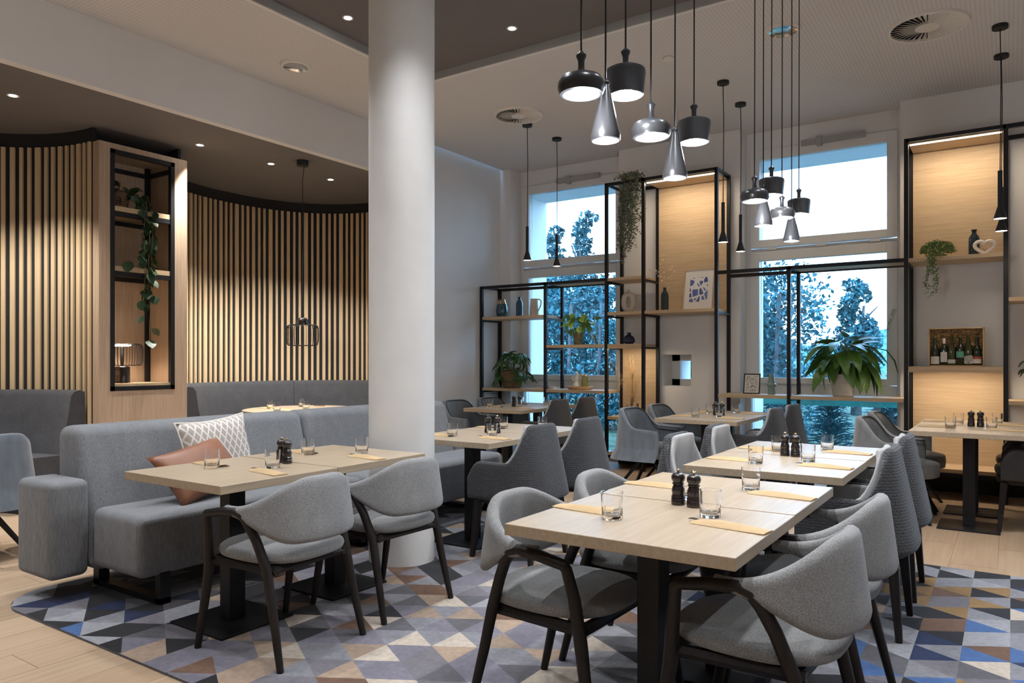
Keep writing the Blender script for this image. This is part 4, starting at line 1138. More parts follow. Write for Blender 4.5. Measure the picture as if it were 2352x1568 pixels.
# ------------------------------------------------------------------ things on the shelves
def lathe_thing(name, prof, mat_, loc, label, cat='vase', n=28, angle=50, cap1=True):
    o = MB().lathe(prof, n, cap1=cap1).build(name, mat_, None, smooth=True, angle=angle, loc=loc); return tag(o, label, cat)
SY = 8.13
# shelf 1.855
vz = empty('mirrored_vase', (-5.645, SY, 1.856), 0, 'bulbous mirrored vase, gold neck and blue belly, on the upper left board', 'vase')
MB().lathe([(.055, 0), (.075, .03), (.082, .09), (.070, .16), (.062, .18)], 20).build('belly', M['mirror_blue'], vz, smooth=True, angle=60)
MB().lathe([(.0615, .18), (.050, .215), (.042, .24), (.036, .24), (.044, .20)], 20, cap0=False).build('gold_neck', M['mirror_gold'], vz, smooth=True, angle=60)
def ribbed_bottle(name, mat_, loc, H, r, label):
    pr = [(r*.9, 0), (r, .006)]
    zz = .02
    while zz < H*.62: pr += [(r, zz), (r*.93, zz+.007)]; zz += .018
    pr += [(r*.96, H*.66), (r*.80, H*.76), (r*.42, H*.85), (r*.38, H*.95), (r*.55, H*.97), (r*.52, H)]
    return lathe_thing(name, pr, mat_, loc, label, 'bottle')
ribbed_bottle('ribbed_bottle', M['smoke_glass'], (-5.366, SY, 1.856), .26, .047, 'blue ribbed glass bottle between vase and cream pitcher')
pt = empty('pitcher', (-5.136, SY, 1.856), 0, 'cream stoneware pitcher with slim handle on the upper left board', 'pitcher')
MB().lathe([(.060, 0), (.061, .01), (.050, .15), (.046, .20), (.050, .225), (.045, .225), (.042, .20)], 28).build('body', M['cream'], pt, smooth=True, angle=60)
MB().tube([(.048, 0, .215), (.085, 0, .215), (.105, 0, .19), (.100, 0, .14), (.075, 0, .09), (.056, 0, .065)], .0075, 8).build('handle', M['cream'], pt, smooth=True)
# leaves
def leaf_mesh(L, W, droop=.3, fold=.12, n=6, wavy=0, tip=1.0, seed=0):
    r_ = random.Random(seed); v = []; f = []
    for i in range(n+1):
        u = i/n; w = W*math.sin(math.pi*min(1, u**.8*.97+.03))**.85*(1 if u < .99 else .02)*.5
        x = L*u; z = -droop*L*u*u
        v += [(x, -w, z+fold*w), (x, 0, z-.0*w), (x, w, z+fold*w)]
    for i in range(n):
        for j in range(2): f.append((i*3+j, (i+1)*3+j, (i+1)*3+j+1, i*3+j+1))
    me = bpy.data.meshes.new('leaf'); me.from_pydata(v, [], f); me.polygons.foreach_set('use_smooth', [True]*len(f)); me.update(); return me
def add_leaf(parent, me, mat_, loc, az, el, roll=0, s=1.0, nm='leaf'):
    if not me.materials: me.materials.append(mat_)
    o = bpy.data.objects.new(nm, me); COL.objects.link(o); o.parent = parent; o.location = loc
    o.rotation_euler = (Matrix.Rotation(az, 3, 'Z') @ Matrix.Rotation(-el, 3, 'Y') @ Matrix.Rotation(roll, 3, 'X')).to_euler(); o.scale = (s, s, s); return o
def basket(parent, r0, r1, H, ribs, wavy=True, nm='basket'):
    b = MB().lathe([(r0*.93, 0), (r0, .01), ((r0+r1)/2*1.04, H*.5), (r1, H), (r1*.93, H), (r1*.9, H*.85)], 36).build(nm, M['basket'], parent, smooth=True, angle=60)
    for k in range(ribs):
        z = H*(.06+.9*k/ribs); q = z/H; r = (r0+(r1-r0)*q)+.04*((r0+r1)/2)*math.sin(math.pi*q)+.003
        pts = [(r*math.cos(R(a)), r*math.sin(R(a)), z+(.004*math.sin(R(a*12)) if wavy else 0)) for a in range(0, 360, 6)]
        MB().tube(pts, .0042, 5, closed=True).build('rope_rib', M['basket_rib'], b, smooth=True)
    return b
def palm_leaf(seed, S=.20):
    """lobed hand-shaped leaf"""
    r_ = random.Random(seed); v = [(0, 0, 0)]; f = []
    nl = 7
    ring = []
    for k in range(nl):
        a = R(-125+250*k/(nl-1)); L = S*(1-.35*abs(k-3)/3)
        for da, q, dz in ((-R(13), .42, 0), (-R(7), .75, -.06), (0, 1, -.16), (R(7), .75, -.06), (R(13), .42, 0)):
            ring.append((L*q*math.cos(a+da), L*q*math.sin(a+da), dz*S-.25*S*q*q))
    n0 = len(v); v += ring
    for i in range(len(ring)-1): f.append((0, n0+i, n0+i+1))
    me = bpy.data.meshes.new('leaf'); me.from_pydata(v, [], f); me.update(); return me
fat = empty('basket_plant', (-5.477, SY, .921), 0, 'leafy dark green plant in a striped woven basket on the left shelf', 'potted plant')
basket(fat, .115, .165, .235, 12)
rnd = random.Random(11)
for k in range(17):
    az = 2*math.pi*k/17*2.4+rnd.uniform(-.3, .3); rr = rnd.uniform(.10, .27); zz = rnd.uniform(.22, .46); 
    if k > 11: rr = rnd.uniform(.15, .26); zz = rnd.uniform(.12, .24)
    p = (rr*math.cos(az), rr*.75*math.sin(az)-.03, zz)
    MB().tube([(0, 0, .2), (p[0]*.45, p[1]*.45, .2+(zz-.2)*.75+.06), p], .0035, 5).build('stalk', M['stem'], fat, smooth=True)
    add_leaf(fat, palm_leaf(k, rnd.uniform(.15, .21)), M['leaf'], p, az, rnd.uniform(-1.1, -.2), rnd.uniform(-.4, .4))
# shelf 1.475
po = empty('hanging_pot_plant', (-4.486, SY, 1.476), 0, 'bright green trailing plant in a mossy clay pot before the window', 'potted plant')
MB().lathe([(.045, 0), (.055, .01), (.068, .155), (.060, .155), (.055, .13)], 24).build('pot', M['pot_clay'], po, smooth=True, angle=50)
lm = [leaf_mesh(rnd.uniform(.09, .13), rnd.uniform(.06, .085), .35, .2, seed=i) for i in range(6)]
for k in range(46):
    az = rnd.uniform(0, 6.28); rr = abs(rnd.gauss(.10, .06)); zz = .33-.9*max(0, rr-.06)*rnd.uniform(.2, 1.1)+rnd.uniform(-.06, .06)
    zz = max(.03, zz)
    p = (rr*math.cos(az)*1.35, rr*math.sin(az)*.8, zz); add_leaf(po, lm[k % 6], M['leaf_light'], p, az+rnd.uniform(-.6, .6), rnd.uniform(-.9, .4), rnd.uniform(-.6, .6))
for k in range(9):
    az = rnd.uniform(0, 6.28); MB().tube([(0, 0, .14), (.10*math.cos(az), .06*math.sin(az), .26), (.17*math.cos(az), .08*math.sin(az), .10 if k > 4 else .22)], .0022, 4).build('vine', M['stem'], po, smooth=True)
MB().tube([(.05, 0, .2), (.17, -.02, .25), (.20, -.03, .12), (.19, -.03, .09)], .002, 4).build('vine', M['stem'], po, smooth=True)
add_leaf(po, lm[0], M['leaf_light'], (.19, -.03, .13), .3, -.7, .3, 1.1)
lathe_thing('inkwell_vase', [(.045, 0), (.075, .03), (.076, .055), (.058, .092), (.028, .112), (.026, .135), (.032, .14), (.022, .14), (.020, .12)], M['navy'], (-3.793, SY, 1.476), 'low navy glazed vase with narrow neck on the middle board', 'vase', 8, 30)
# .92
for i, (dx, w_, d_, z, hh, mm, rz) in enumerate([(-.02, .27, .19, 0, .022, 'book_white', 3), (-.06, .26, .18, .0225, .018, 'book_red', -6)]):
    b = empty('book', (-4.90+dx, SY-.02, .921+z), R(rz), ['white covered book at the bottom of the small pile', 'brown covered book on top of the small pile'][i], 'book')
    bx('pages', (-w_/2+.004, -d_/2+.004, .003), (w_/2-.004, d_/2-.002, hh-.003), M['label_white'], b)
    m = MB(); m.box((-w_/2, -d_/2, 0), (w_/2, d_/2, .003)); m.box((-w_/2, -d_/2, hh-.003), (w_/2, d_/2, hh)); m.box((-w_/2, d_/2-.003, 0), (w_/2, d_/2, hh)); m.build('cover', M[mm], b)
ty = empty('round_tray', (-4.46, SY, .921), 0, 'shallow round wooden tray with two vases on it', 'tray')
MB().lathe([(.135, 0), (.15, .008), (.165, .038), (.158, .040), (.143, .014), (.02, .012)], 40).build('dish', M['oak_x'], ty, smooth=True, angle=50)
fg = empty('figure_vase', (-4.505, SY, .9345), 0, 'white ceramic torso shaped figure on the tray', 'figurine')
MB().lathe([(.030, 0), (.046, .02), (.048, .045), (.026, .082), (.024, .092), (.040, .118), (.042, .135), (.020, .150), (.016, .160), (.022, .176), (.020, .190), (.008, .200)], 28).build('body', M['cream_white'], fg, smooth=True, angle=70)
for s in (-1, 1): MB().tube([(s*.036, 0, .142), (s*.075, 0, .135), (s*.062, 0, .105), (s*.030, 0, .088)], .010, 8).build('arm', M['cream_white'], fg, smooth=True)
gv = empty('olive_glass_jug', (-4.395, SY, .9345), 0, 'olive glass jug with a brass rim on the tray', 'jug')
MB().lathe([(.038, 0), (.044, .01), (.046, .05), (.038, .11), (.030, .145)], 24).build('body', M['green_glass'], gv, smooth=True, angle=60)
MB().lathe([(.039, .002), (.042, .012), (.042, .05), (.01, .052)], 24).build('dark_base', M['navy'], gv, smooth=True, angle=60)
m = MB()
for k in range(7): a = R(k*51); m.lathe([(.001, -.016), (.014, -.008), (.016, .003), (.010, .013), (.001, .016)], 10, (-.018+.030*math.cos(a), .02*math.sin(a), .160+.008*math.sin(a*2)))
m.build('brass_rim', M['brass'], gv, smooth=True)
MB().tube([(.030, 0, .14), (.065, 0, .13), (.07, 0, .09), (.044, 0, .06)], .005, 7).build('handle', M['green_glass'], gv, smooth=True)
# tall unit, narrow bay
rv = empty('ring_vase', (-3.80, SY, 1.856), R(14), 'cream oval ring vase with a small neck on the narrow shelf', 'vase')
pts = [(.055*math.copysign(abs(math.cos(R(a)))**.75, math.cos(R(a))), 0, .125+.092*math.copysign(abs(math.sin(R(a)))**.75, math.sin(R(a)))) for a in range(0, 360, 10)]
ring_o = MB().tube(pts, .032, 12, closed=True); ring_o.v = [(x, y*1.15, z) for x, y, z in ring_o.v]; ring_o.build('ring', M['cream'], rv, smooth=True)
MB().lathe([(.014, .235), (.011, .262), (.016, .272), (.010, .272)], 16).build('neck', M['cream'], rv, smooth=True, angle=60)
def stuffleaf(root, pts, mat_, L, seed, nm='foliage'):
    r_ = random.Random(seed); m = MB()
    for p in pts:
        a, e, q = r_.uniform(0, 6.28), r_.uniform(-1.2, .8), r_.uniform(0, 3.14); l = L*r_.uniform(.6, 1.3)
        d = Vector((math.cos(a)*math.cos(e), math.sin(a)*math.cos(e), math.sin(e))); s = d.cross(Vector((math.sin(q), math.cos(q), .3))).normalized()*l*.32
        P = Vector(p); m.add([P-s*.2, P+d*l*.5-s, P+d*l, P+d*l*.5+s], [(0, 1, 2, 3)])
    o = m.build(nm, mat_, root); o['kind'] = 'stuff'; return o
hp = empty('hanging_plant', (-3.68, SY-.17, 3.386), 0, 'grey green hanging plant trailing from the top of the tall shelf', 'hanging plant')
rnd = random.Random(4); P = []
strands = []
for k in range(46):
    x, y = rnd.uniform(-.12, .12), rnd.uniform(-.06, .06); Lk = rnd.choice([.35, .55, .7, .85, .98])*rnd.uniform(.85, 1.05)
    if x > .03: Lk = min(Lk, .72)
    strands.append((x, y, Lk)); n = int(Lk*80)
    for i in range(n):
        q = i/n; sw = .06*math.sin(k+q*3); P.append((x*(1+.2*q)+sw*q*.5-.02*q+rnd.gauss(0, .012), y-.02+rnd.gauss(0, .012), .06-q*Lk+rnd.gauss(0, .008)))
for k in range(260): P.append((rnd.gauss(0, .07), rnd.gauss(0, .04), .04+abs(rnd.gauss(0, .03))))
stuffleaf(hp, P, M['leaf_grey'], .034, 8)
MB().lathe([(.055, 0), (.065, .05)], 16).build('pot', M['pot_clay'], hp, smooth=True)
gb = empty('square_glass_bottle', (-3.75, SY, .621), 0, 'clear square glass bottle holding dried grasses', 'bottle')
m = MB(); m.box((-.065, -.045, 0), (.065, .045, .16)); m.build('body', M['glass'], gb, bevel=.012, seg=3, smooth=True)
MB().lathe([(.022, .16), (.018, .185), (.018, .225), (.024, .23), (.015, .23), (.014, .165)], 18).build('neck', M['glass'], gb, smooth=True, angle=60)
dg = empty('dried_grasses', (-3.75, SY, .66), 0, 'bundle of dried straw coloured grasses in the square glass bottle', 'dried flowers')
m = MB(); m2 = MB()
for k in range(46):
    a = rnd.uniform(0, 6.28); sp = abs(rnd.gauss(0, .09)); Lk = rnd.uniform(.28, .55)
    q = (sp*math.cos(a)*1.3, sp*math.sin(a)*.7); tip = (q[0]*1.2, q[1]*1.1, .18+Lk-.3*sp)
    m.tube([(0, 0, .02), (q[0]*.12, q[1]*.12, .18), (q[0]*.6, q[1]*.6, .18+Lk*.55), tip], .0014, 3)
    if k % 3: 
        for j in range(5): u = rnd.uniform(.6, 1.0); pz = (q[0]*u*1.1+rnd.gauss(0, .012), q[1]*u+rnd.gauss(0, .010), .18+(Lk-.3*sp)*u); m2.lathe([(.001, -.006), (.004, 0), (.001, .006)], 5, pz)
for sgn in (-1, -1, -1, -.8):
    e = rnd.uniform(.0, .22); m.tube([(0, 0, .18), (sgn*.08, -.02, .26+e), (sgn*.16, -.03, .22+e), (sgn*(.17+e*.3), -.03, .12+e)], .0022, 4)
m.build('stalks', M['dry'], dg); m2.build('seed_heads', M['dry'], dg)
# bay with the picture
bt = ribbed_bottle('ribbed_bottle', M['bottle_grey'], (-3.34, SY, 1.856), .275, .047, 'dark grey ribbed bottle holding dried blossoms')
db = empty('dried_blossoms', (-3.34, SY, 2.08), 0, 'dried pale blossom twigs in the dark ribbed bottle', 'dried flowers')
m = MB(); bl = MB()
def twig(pts, nb):
    m.tube(pts, .0016, 4)
    for k in range(nb):
        u = .35+.65*k/max(1, nb-1); i = min(int(u*(len(pts)-1)), len(pts)-2); fr_ = u*(len(pts)-1)-i
        p = [a+(b-a)*fr_ for a, b in zip(pts[i], pts[i+1])]; p = [p[0]+rnd.gauss(0, .022), p[1]+rnd.gauss(0, .01), p[2]+rnd.gauss(0, .015)]
        d = Vector((rnd.gauss(0, 1), rnd.gauss(0, .6), rnd.gauss(0, 1))).normalized(); e = d.cross(Vector((.2, 1, .1))).normalized()
        s_ = rnd.uniform(.010, .017); bl.add([Vector(p)-d*s_, Vector(p)+e*s_*.8+Vector((0, -.006, 0)), Vector(p)+d*s_, Vector(p)-e*s_*.8+Vector((0, .006, 0))], [(0, 1, 2, 3)])
twig([(0, 0, 0), (-.01, 0, .12), (-.03, 0, .26), (-.05, -.01, .42)], 14); twig([(0, 0, 0), (-.03, 0, .12), (-.10, -.01, .22), (-.19, -.02, .26)], 12)
twig([(0, 0, 0), (.03, 0, .10), (.07, 0, .20), (.10, -.01, .30)], 9); twig([(0, 0, 0), (.05, 0, .06), (.12, -.01, .12), (.17, -.01, .16)], 10); twig([(0, 0, .02), (.02, 0, .06), (.05, 0, .08)], 6)
m.build('twigs', M['dry'], db); bl.build('petals', M['dry_pale'], db)
def picture(name, loc, w_, h_, fr, framem, printm, mat_w, rot, label):
    root = empty(name, loc, 0, label, 'picture'); root.rotation_euler = rot
    m = MB(); m.box((-w_/2, 0, 0), (-w_/2+fr, .018, h_)); m.box((w_/2-fr, 0, 0), (w_/2, .018, h_)); m.box((-w_/2, 0, 0), (w_/2, .018, fr)); m.box((-w_/2, 0, h_-fr), (w_/2, .018, h_)); m.build('frame', framem, root)
    bx('mount', (-w_/2+fr, .006, fr), (w_/2-fr, .012, h_-fr), M['label_white'], root)
    px, pz = mat_w; bx('print', (-w_/2+px, .0045, pz), (w_/2-px, .006, h_-pz*1.05), printm, root)
    return root
picture('framed_picture', (-2.945, SY-.02, 1.856), .36, .475, .012, M['oak_z'], M['shards'], (.072, .095), (R(-9), 0, R(-4)), 'framed print of blue shard shapes with white mount')
# low board by the right window
picture('framed_picture', (-2.345, SY, .921), .175, .225, .012, M['frame_black'], M['squiggle'], (.024, .024), (R(-14), 0, R(4)), 'small black framed print with squiggles on the low board')
lathe_thing('tiered_vase', [(.036, 0), (.038, .01), (.034, .07), (.052, .105), (.050, .110), (.036, .122), (.028, .20), (.024, .22), (.019, .22), (.020, .15)], M['sage'], (-2.13, SY, .921), 'sage green tiered ceramic vase on the low board', 'vase', 28, 40)
lily = empty('peace_lily', (-1.417, SY, .921), 0, 'large leafy green plant in a white ribbed pot by the right window', 'potted plant')
pr = [(.095, 0), (.10, .01)]
for k in range(9): pr += [(.100+.0034*k, .02+.021*k), (.104+.0034*k, .026+.021*k), (.101+.0034*k, .036+.021*k)]
pr += [(.132, .225), (.124, .225), (.118, .19)]
MB().lathe(pr, 44).build('pot', M['pot_white'], lily, smooth=True, angle=70)
MB().lathe([(.118, .19), (.02, .20)], 24).build('soil', M['basket'], lily)
rnd = random.Random(17)
lms = [leaf_mesh(rnd.uniform(.26, .34), rnd.uniform(.10, .135), rnd.uniform(.28, .5), .22, 8, seed=i) for i in range(8)]
for k in range(48):
    az = 2*math.pi*(k*.618); tier = k/48
    if tier < .35: rr, zz, el = rnd.uniform(.12, .22), rnd.uniform(.30, .40), rnd.uniform(-1.0, -.55)
    elif tier < .75: rr, zz, el = rnd.uniform(.08, .20), rnd.uniform(.40, .54), rnd.uniform(-.5, .0)
    else: rr, zz, el = rnd.uniform(.04, .12), rnd.uniform(.46, .60), rnd.uniform(.05, .6)
    p = (rr*math.cos(az), rr*math.sin(az)*.75, zz)
    if p[1] > .10: p = (p[0], .10, p[2])
    MB().tube([(p[0]*.2, p[1]*.2, .19), (p[0]*.55, p[1]*.55, .19+(zz-.19)*.7), p], .0032, 5).build('stalk', M['stem'], lily, smooth=True)
    aa = math.atan2(math.sin(az)*.55, math.cos(az)) if math.sin(az) > 0 else az
    add_leaf(lily, lms[k % 8], M['leaf_lily'], p, aa, el, rnd.uniform(-.5, .5), rnd.uniform(.85, 1.1))
MB().tube([(.05, 0, .3), (.25, 0, .50), (.40, -.02, .46), (.47, -.03, .36), (.50, -.03, .24)], [.003, .004, .006, .008, .004], 5).build('withered_leaf', M['leaf_dark'], lily, smooth=True)
# right tall unit
cr = empty('creeping_plant', (-.585, SY-.03, 2.251), 0, 'small leaved green plant spilling over the upper right board', 'potted plant')
P = []
for k in range(1500):
    a, e = rnd.uniform(0, 6.28), math.acos(rnd.uniform(-.1, 1)); r_ = .125*rnd.uniform(.75, 1.05); P.append((r_*math.sin(e)*math.cos(a)*1.15, r_*math.sin(e)*math.sin(a)*.9, .07+r_*math.cos(e)*.8))
for k in range(9):
    x = rnd.uniform(-.12, .0); Lk = rnd.choice([.18, .26, .36, .40, .30])
    if k > 6: x = rnd.uniform(.02, .12); Lk = rnd.uniform(.05, .12)
    for i in range(int(Lk*190)): q = i/(Lk*190); P.append((x+.03*math.sin(k+4*q)+rnd.gauss(0, .010), -.20+rnd.gauss(0, .012), .02-q*Lk+rnd.gauss(0, .006)))
    for i in range(14): q = i/14; P.append((x+rnd.gauss(0, .012), -.08-.12*q+rnd.gauss(0, .01), .06-.03*q+rnd.gauss(0, .01)))
stuffleaf(cr, P, M['leaf_creep'], .020, 5)
MB().lathe([(.05, 0), (.07, .08), (.06, .08)], 20).build('pot', M['pot_clay'], cr, smooth=True)
ribbed_bottle('ribbed_bottle', M['bottle_grey'], (-.288, SY+.03, 2.251), .255, .048, 'dark ribbed bottle beside the white heart ornament')
hz = empty('heart_ornament', (-.203, SY-.07, 2.251), R(8), 'glossy white open heart ornament on the upper right board', 'ornament')
hp_ = []
for a in range(0, 360, 10):
    t = R(a); hx = 16*math.sin(t)**3; hy = 13*math.cos(t)-5*math.cos(2*t)-2*math.cos(3*t)-math.cos(4*t); hp_.append((hx*.0048, 0, .075+hy*.0043))
ht = MB().tube(hp_, .017, 10, closed=True); ht.build('heart', M['cream_white'], hz, smooth=True)
# wine box with six bottles
wb = empty('wine_box', (-.431, SY, 1.227), 0, 'open pine box lined with wood wool, holding six wine bottles', 'box')
W2, HB, DB = .225, .365, .11
m = MB(); m.box((-W2, -DB/2, 0), (-W2+.011, DB/2, HB)); m.box((W2-.011, -DB/2, 0), (W2, DB/2, HB)); m.box((-W2, -DB/2, 0), (W2, DB/2, .011)); m.box((-W2, -DB/2, HB-.011), (W2, DB/2, HB)); m.build('sides', M['pine'], wb)
bx('bottom', (-W2, DB/2-.008, 0), (W2, DB/2, HB), M['pine'], wb)
m = MB(); n = 26
for i in range(n+1):
    for j in range(n+1): m.v.append((-W2+.012+(2*W2-.024)*i/n, DB/2-.030+rnd.gauss(0, .008), .012+(HB-.024)*j/n))
for i in range(n):
    for j in range(n): m.f.append((i*(n+1)+j, (i+1)*(n+1)+j, (i+1)*(n+1)+j+1, i*(n+1)+j+1)); m.mi.append(0)
for k in range(220):
    p = Vector((rnd.uniform(-W2+.02, W2-.02), DB/2-.035, rnd.uniform(.06, HB-.03))); d = Vector((rnd.gauss(0, .025), rnd.gauss(-.004, .004), rnd.gauss(0, .02)))
    m.tube([p, p+d*.5+Vector((0, -.006, .006)), p+d], .0014, 3)
wl_ = m.build('wood_wool', M['wool'], wb); wl_['kind'] = 'stuff'
def wine(x, H, r, shoulder, mt, label, cap, lab):
    root = empty('wine_bottle', (-.431+x, SY-.012, 1.2385), 0, label, 'bottle', 'wine bottles in the pine box')
    b, s, n_ = shoulder
    MB().lathe([(r*.85, 0), (r, .006), (r, b*H), (r*.93, (b+(s-b)*.3)*H), (r*.62, (b+(s-b)*.7)*H), (r*.40, s*H), (r*.37, n_*H)], 24).build('glass_body', M[mt], root, smooth=True, angle=50)
    MB().lathe([(r*.40, n_*H), (r*.40, H-.002), (r*.36, H)], 18).build('capsule', cap, root, smooth=True, angle=50)
    for (z0, z1, span, mm, tl) in lab:
        mm_ = MB(); nn = 12; v = []
        for i in range(nn+1):
            a = R(-90-span/2+span*i/nn); u = i/nn
            v += [((r+.0012)*math.cos(a), (r+.0012)*math.sin(a), z0), ((r+.0012)*math.cos(a), (r+.0012)*math.sin(a), z1+tl*(u-.5))]
        mm_.add(v, [(2*i, 2*i+2, 2*i+3, 2*i+1) for i in range(nn)]); mm_.build('paper_label', M[mm], root, smooth=True)
    return root
def text_mesh(body, size, loc, rot, parent, mt, nm='lettering', bend=None):
    c_ = bpy.data.curves.new(nm, 'FONT'); c_.body = body; c_.size = size; c_.align_x = 'CENTER'; c_.extrude = .0002; c_.offset = size*.018
    t_ = bpy.data.objects.new(nm, c_); me = bpy.data.meshes.new_from_object(t_); bpy.data.objects.remove(t_)
    if bend:
        for v in me.vertices:
            a = v.co.x/bend; v.co.z -= bend*(1-math.cos(a)); v.co.x = bend*math.sin(a)
    me.materials.append(mt); o = bpy.data.objects.new(nm, me); COL.objects.link(o); o.parent = parent; o.location = loc; o.rotation_euler = rot; return o
bl_ = M['bottle_green']; G = []
b1 = wine(-.172, .262, .037, (.46, .74, .76), 'bottle_green', 'wine bottle with a wide white label, leftmost in the pine box', M['leaf_dark'], [(.012, .083, 150, 'label_white', 0)])
b2 = wine(-.098, .255, .036, (.56, .76, .80), 'bottle_green', 'wine bottle with a white cap and tall white label', M['cream_white'], [(.030, .125, 95, 'label_white', 0)])
b3 = wine(-.036, .288, .035, (.42, .78, .80), 'bottle_olive', 'olive wine bottle with a low cream label', M['bottle_olive'], [(.018, .054, 130, 'label_white', 0)])
b4 = wine(.034, .265, .037, (.58, .76, .78), 'bottle_green', 'dark wine bottle with a teal label', bl_, [(.072, .130, 110, 'label_teal', 0)])
b5 = wine(.100, .285, .036, (.42, .78, .80), 'bottle_olive', 'wine bottle with black block lettering on a slanted white label', M['bottle_olive'], [(.015, .088, 130, 'label_white', .010)])
b6 = wine(.168, .262, .037, (.48, .74, .76), 'bottle_green', 'wine bottle with a rust and white label, rightmost in the box', bl_, [(.018, .058, 140, 'label_white', 0), (.058, .081, 140, 'label_red', 0)])
for s_, z_, in (('ROTE', .063), ('WON', .041), ('NE', .020)): text_mesh(s_, .0235, (0, -.0376, z_), (R(90), 0, 0), b5, M['ink'], bend=.0374)
for b_, z_, w_ in ((b1, .052, .040), (b1, .068, .020), (b2, .05, .016), (b6, .045, .03)):
    mm = MB(); rr = .0386
    v = []
    for i in range(7):
        a = -math.pi/2+(-w_/2+w_*i/6)/rr; v += [(rr*math.cos(a), rr*math.sin(a), z_), (rr*math.cos(a), rr*math.sin(a), z_+.0016)]
    mm.add(v, [(2*i, 2*i+2, 2*i+3, 2*i+1) for i in range(6)]); mm.build('print_line', M['ink_grey'], b_)
mm = MB(); mm.tube([(.007*math.cos(R(a)), 0, .007*math.sin(R(a))) for a in range(0, 360, 30)], .0008, 4, closed=True); mm.build('emblem', M['ink_grey'], b3, loc=(0, -.0366, .036))
mm = MB(); mm.tube([(-.005, 0, .006), (.004, 0, -.004)], .0008, 4); mm.tube([(.004, 0, .008), (-.003, 0, .0)], .0008, 4); mm.tube([(.005*math.cos(R(a)), 0, -.012+.006*math.sin(R(a))) for a in range(0, 360, 30)], .0008, 4, closed=True); mm.build('emblem', M['ink_grey'], b2, loc=(0, -.0378, .095))
# vase with twig at the right edge
ev = empty('white_vase', (.165, SY-.05, .926), 0, 'white vase with a dark green sprig at the right edge', 'vase')
MB().lathe([(.05, 0), (.058, .02), (.055, .12), (.030, .18), (.026, .20), (.020, .20)], 24).build('body', M['cream_white'], ev, smooth=True, angle=60)
for k in range(12): add_leaf(ev, lm[k % 6] if False else leaf_mesh(.09, .05, .3, .2, seed=k), M['leaf_dark'], (rnd.gauss(0, .03)-.02, rnd.gauss(0, .03), .30+rnd.uniform(-.04, .08)), rnd.uniform(0, 6.28), rnd.uniform(-.6, .6))
MB().tube([(0, 0, .18), (-.01, 0, .28), (-.03, 0, .36)], .003, 5).build('stalk', M['stem'], ev)

# ------------------------------------------------------------------ things in the oak cabinet
CX, CYc = -6.92, 3.835
bp = empty('ivy_basket', (-6.93, 3.68, 2.691), 0, 'handled woven basket with trailing dark ivy in the cabinet', 'potted plant')
basket(bp, .075, .095, .17, 9)
MB().tube([(.09*math.cos(R(a)), 0, .15+.11*math.sin(R(a))) for a in range(0, 181, 12)], .008, 6).build('handle', M['basket_rib'], bp, smooth=True)
rnd = random.Random(31)
lh = [leaf_mesh(.105, .10, .15, .12, 6, seed=i) for i in range(4)]
def vine(pts, nl, s0=1.0):
    MB().tube(pts, .003, 5).build('vine', M['vine'], bp, smooth=True)
    rs_ = resample(pts, nl)
    for p in rs_: add_leaf(bp, lh[rnd.randrange(4)], M['leaf_dark'], (p[0]+rnd.gauss(0, .012), p[1]+rnd.gauss(0, .03), p[2]), rnd.uniform(-1.5, 1.5), rnd.uniform(-1.45, -.6), rnd.uniform(-.4, .4), rnd.uniform(.7, 1.15)*s0)
for k in range(14): add_leaf(bp, lh[k % 4], M['leaf_dark'], (rnd.gauss(.05, .04), rnd.gauss(.08, .09), .17+rnd.uniform(-.03, .07)), rnd.uniform(-1.5, 1.5), rnd.uniform(-1.0, -.2), rnd.uniform(-.4, .4), rnd.uniform(.8, 1.1))
vine([(.05, .06, .16), (.17, .13, .12), (.19, .15, -.1), (.20, .14, -.35), (.20, .15, -.62), (.20, .13, -.85)], 22)
vine([(.05, .08, .17), (.16, .20, .14), (.19, .23, -.08), (.20, .22, -.28), (.20, .21, -.45)], 16)
vine([(.05, .06, .16), (.18, .17, .08), (.20, .19, -.2), (.20, .18, -.6), (.20, .20, -.95), (.20, .19, -1.22)], 14)
vine([(.0, -.02, .16), (.10, -.09, .18), (.13, -.10, .10)], 5, .8)
vine([(.19, .14, -.42), (.20, .04, -.52), (.20, -.02, -.50)], 3, .9)
tl = empty('cage_table_lamp', (-6.94, 3.725, 1.073), 0, 'black wire cage table lamp glowing in the oak cabinet', 'table lamp')
MB().lathe([(.060, 0), (.068, .006), (.068, .145), (.060, .155), (.02, .158)], 32).build('base', M['mill'], tl, smooth=True, angle=50)
MB().lathe([(.013, .158), (.013, .36)], 14).build('stem', M['black_metal'], tl)
cage(tl, .368, .165, .12, .178, 44, M['black_metal'])
MB().lathe([(.06, .345), (.075, .352), (.075, .358), (.02, .358)], 24).build('diffuser', M['bulb_warm'], tl, smooth=True)
lamp('table_lamp_light', 'SPOT', (-6.94, 3.725, 1.073+.335), 7, (1, .80, .62), .05, 150, .5)
MB().tube([(-.06, -.03, .006), (-.02, -.12, .006), (.03, -.16, .006), (.05, -.12, .008), (.0, -.09, .006), (-.05, -.15, .006)], .004, 6).build('cable', M['cord'], tl, smooth=True)
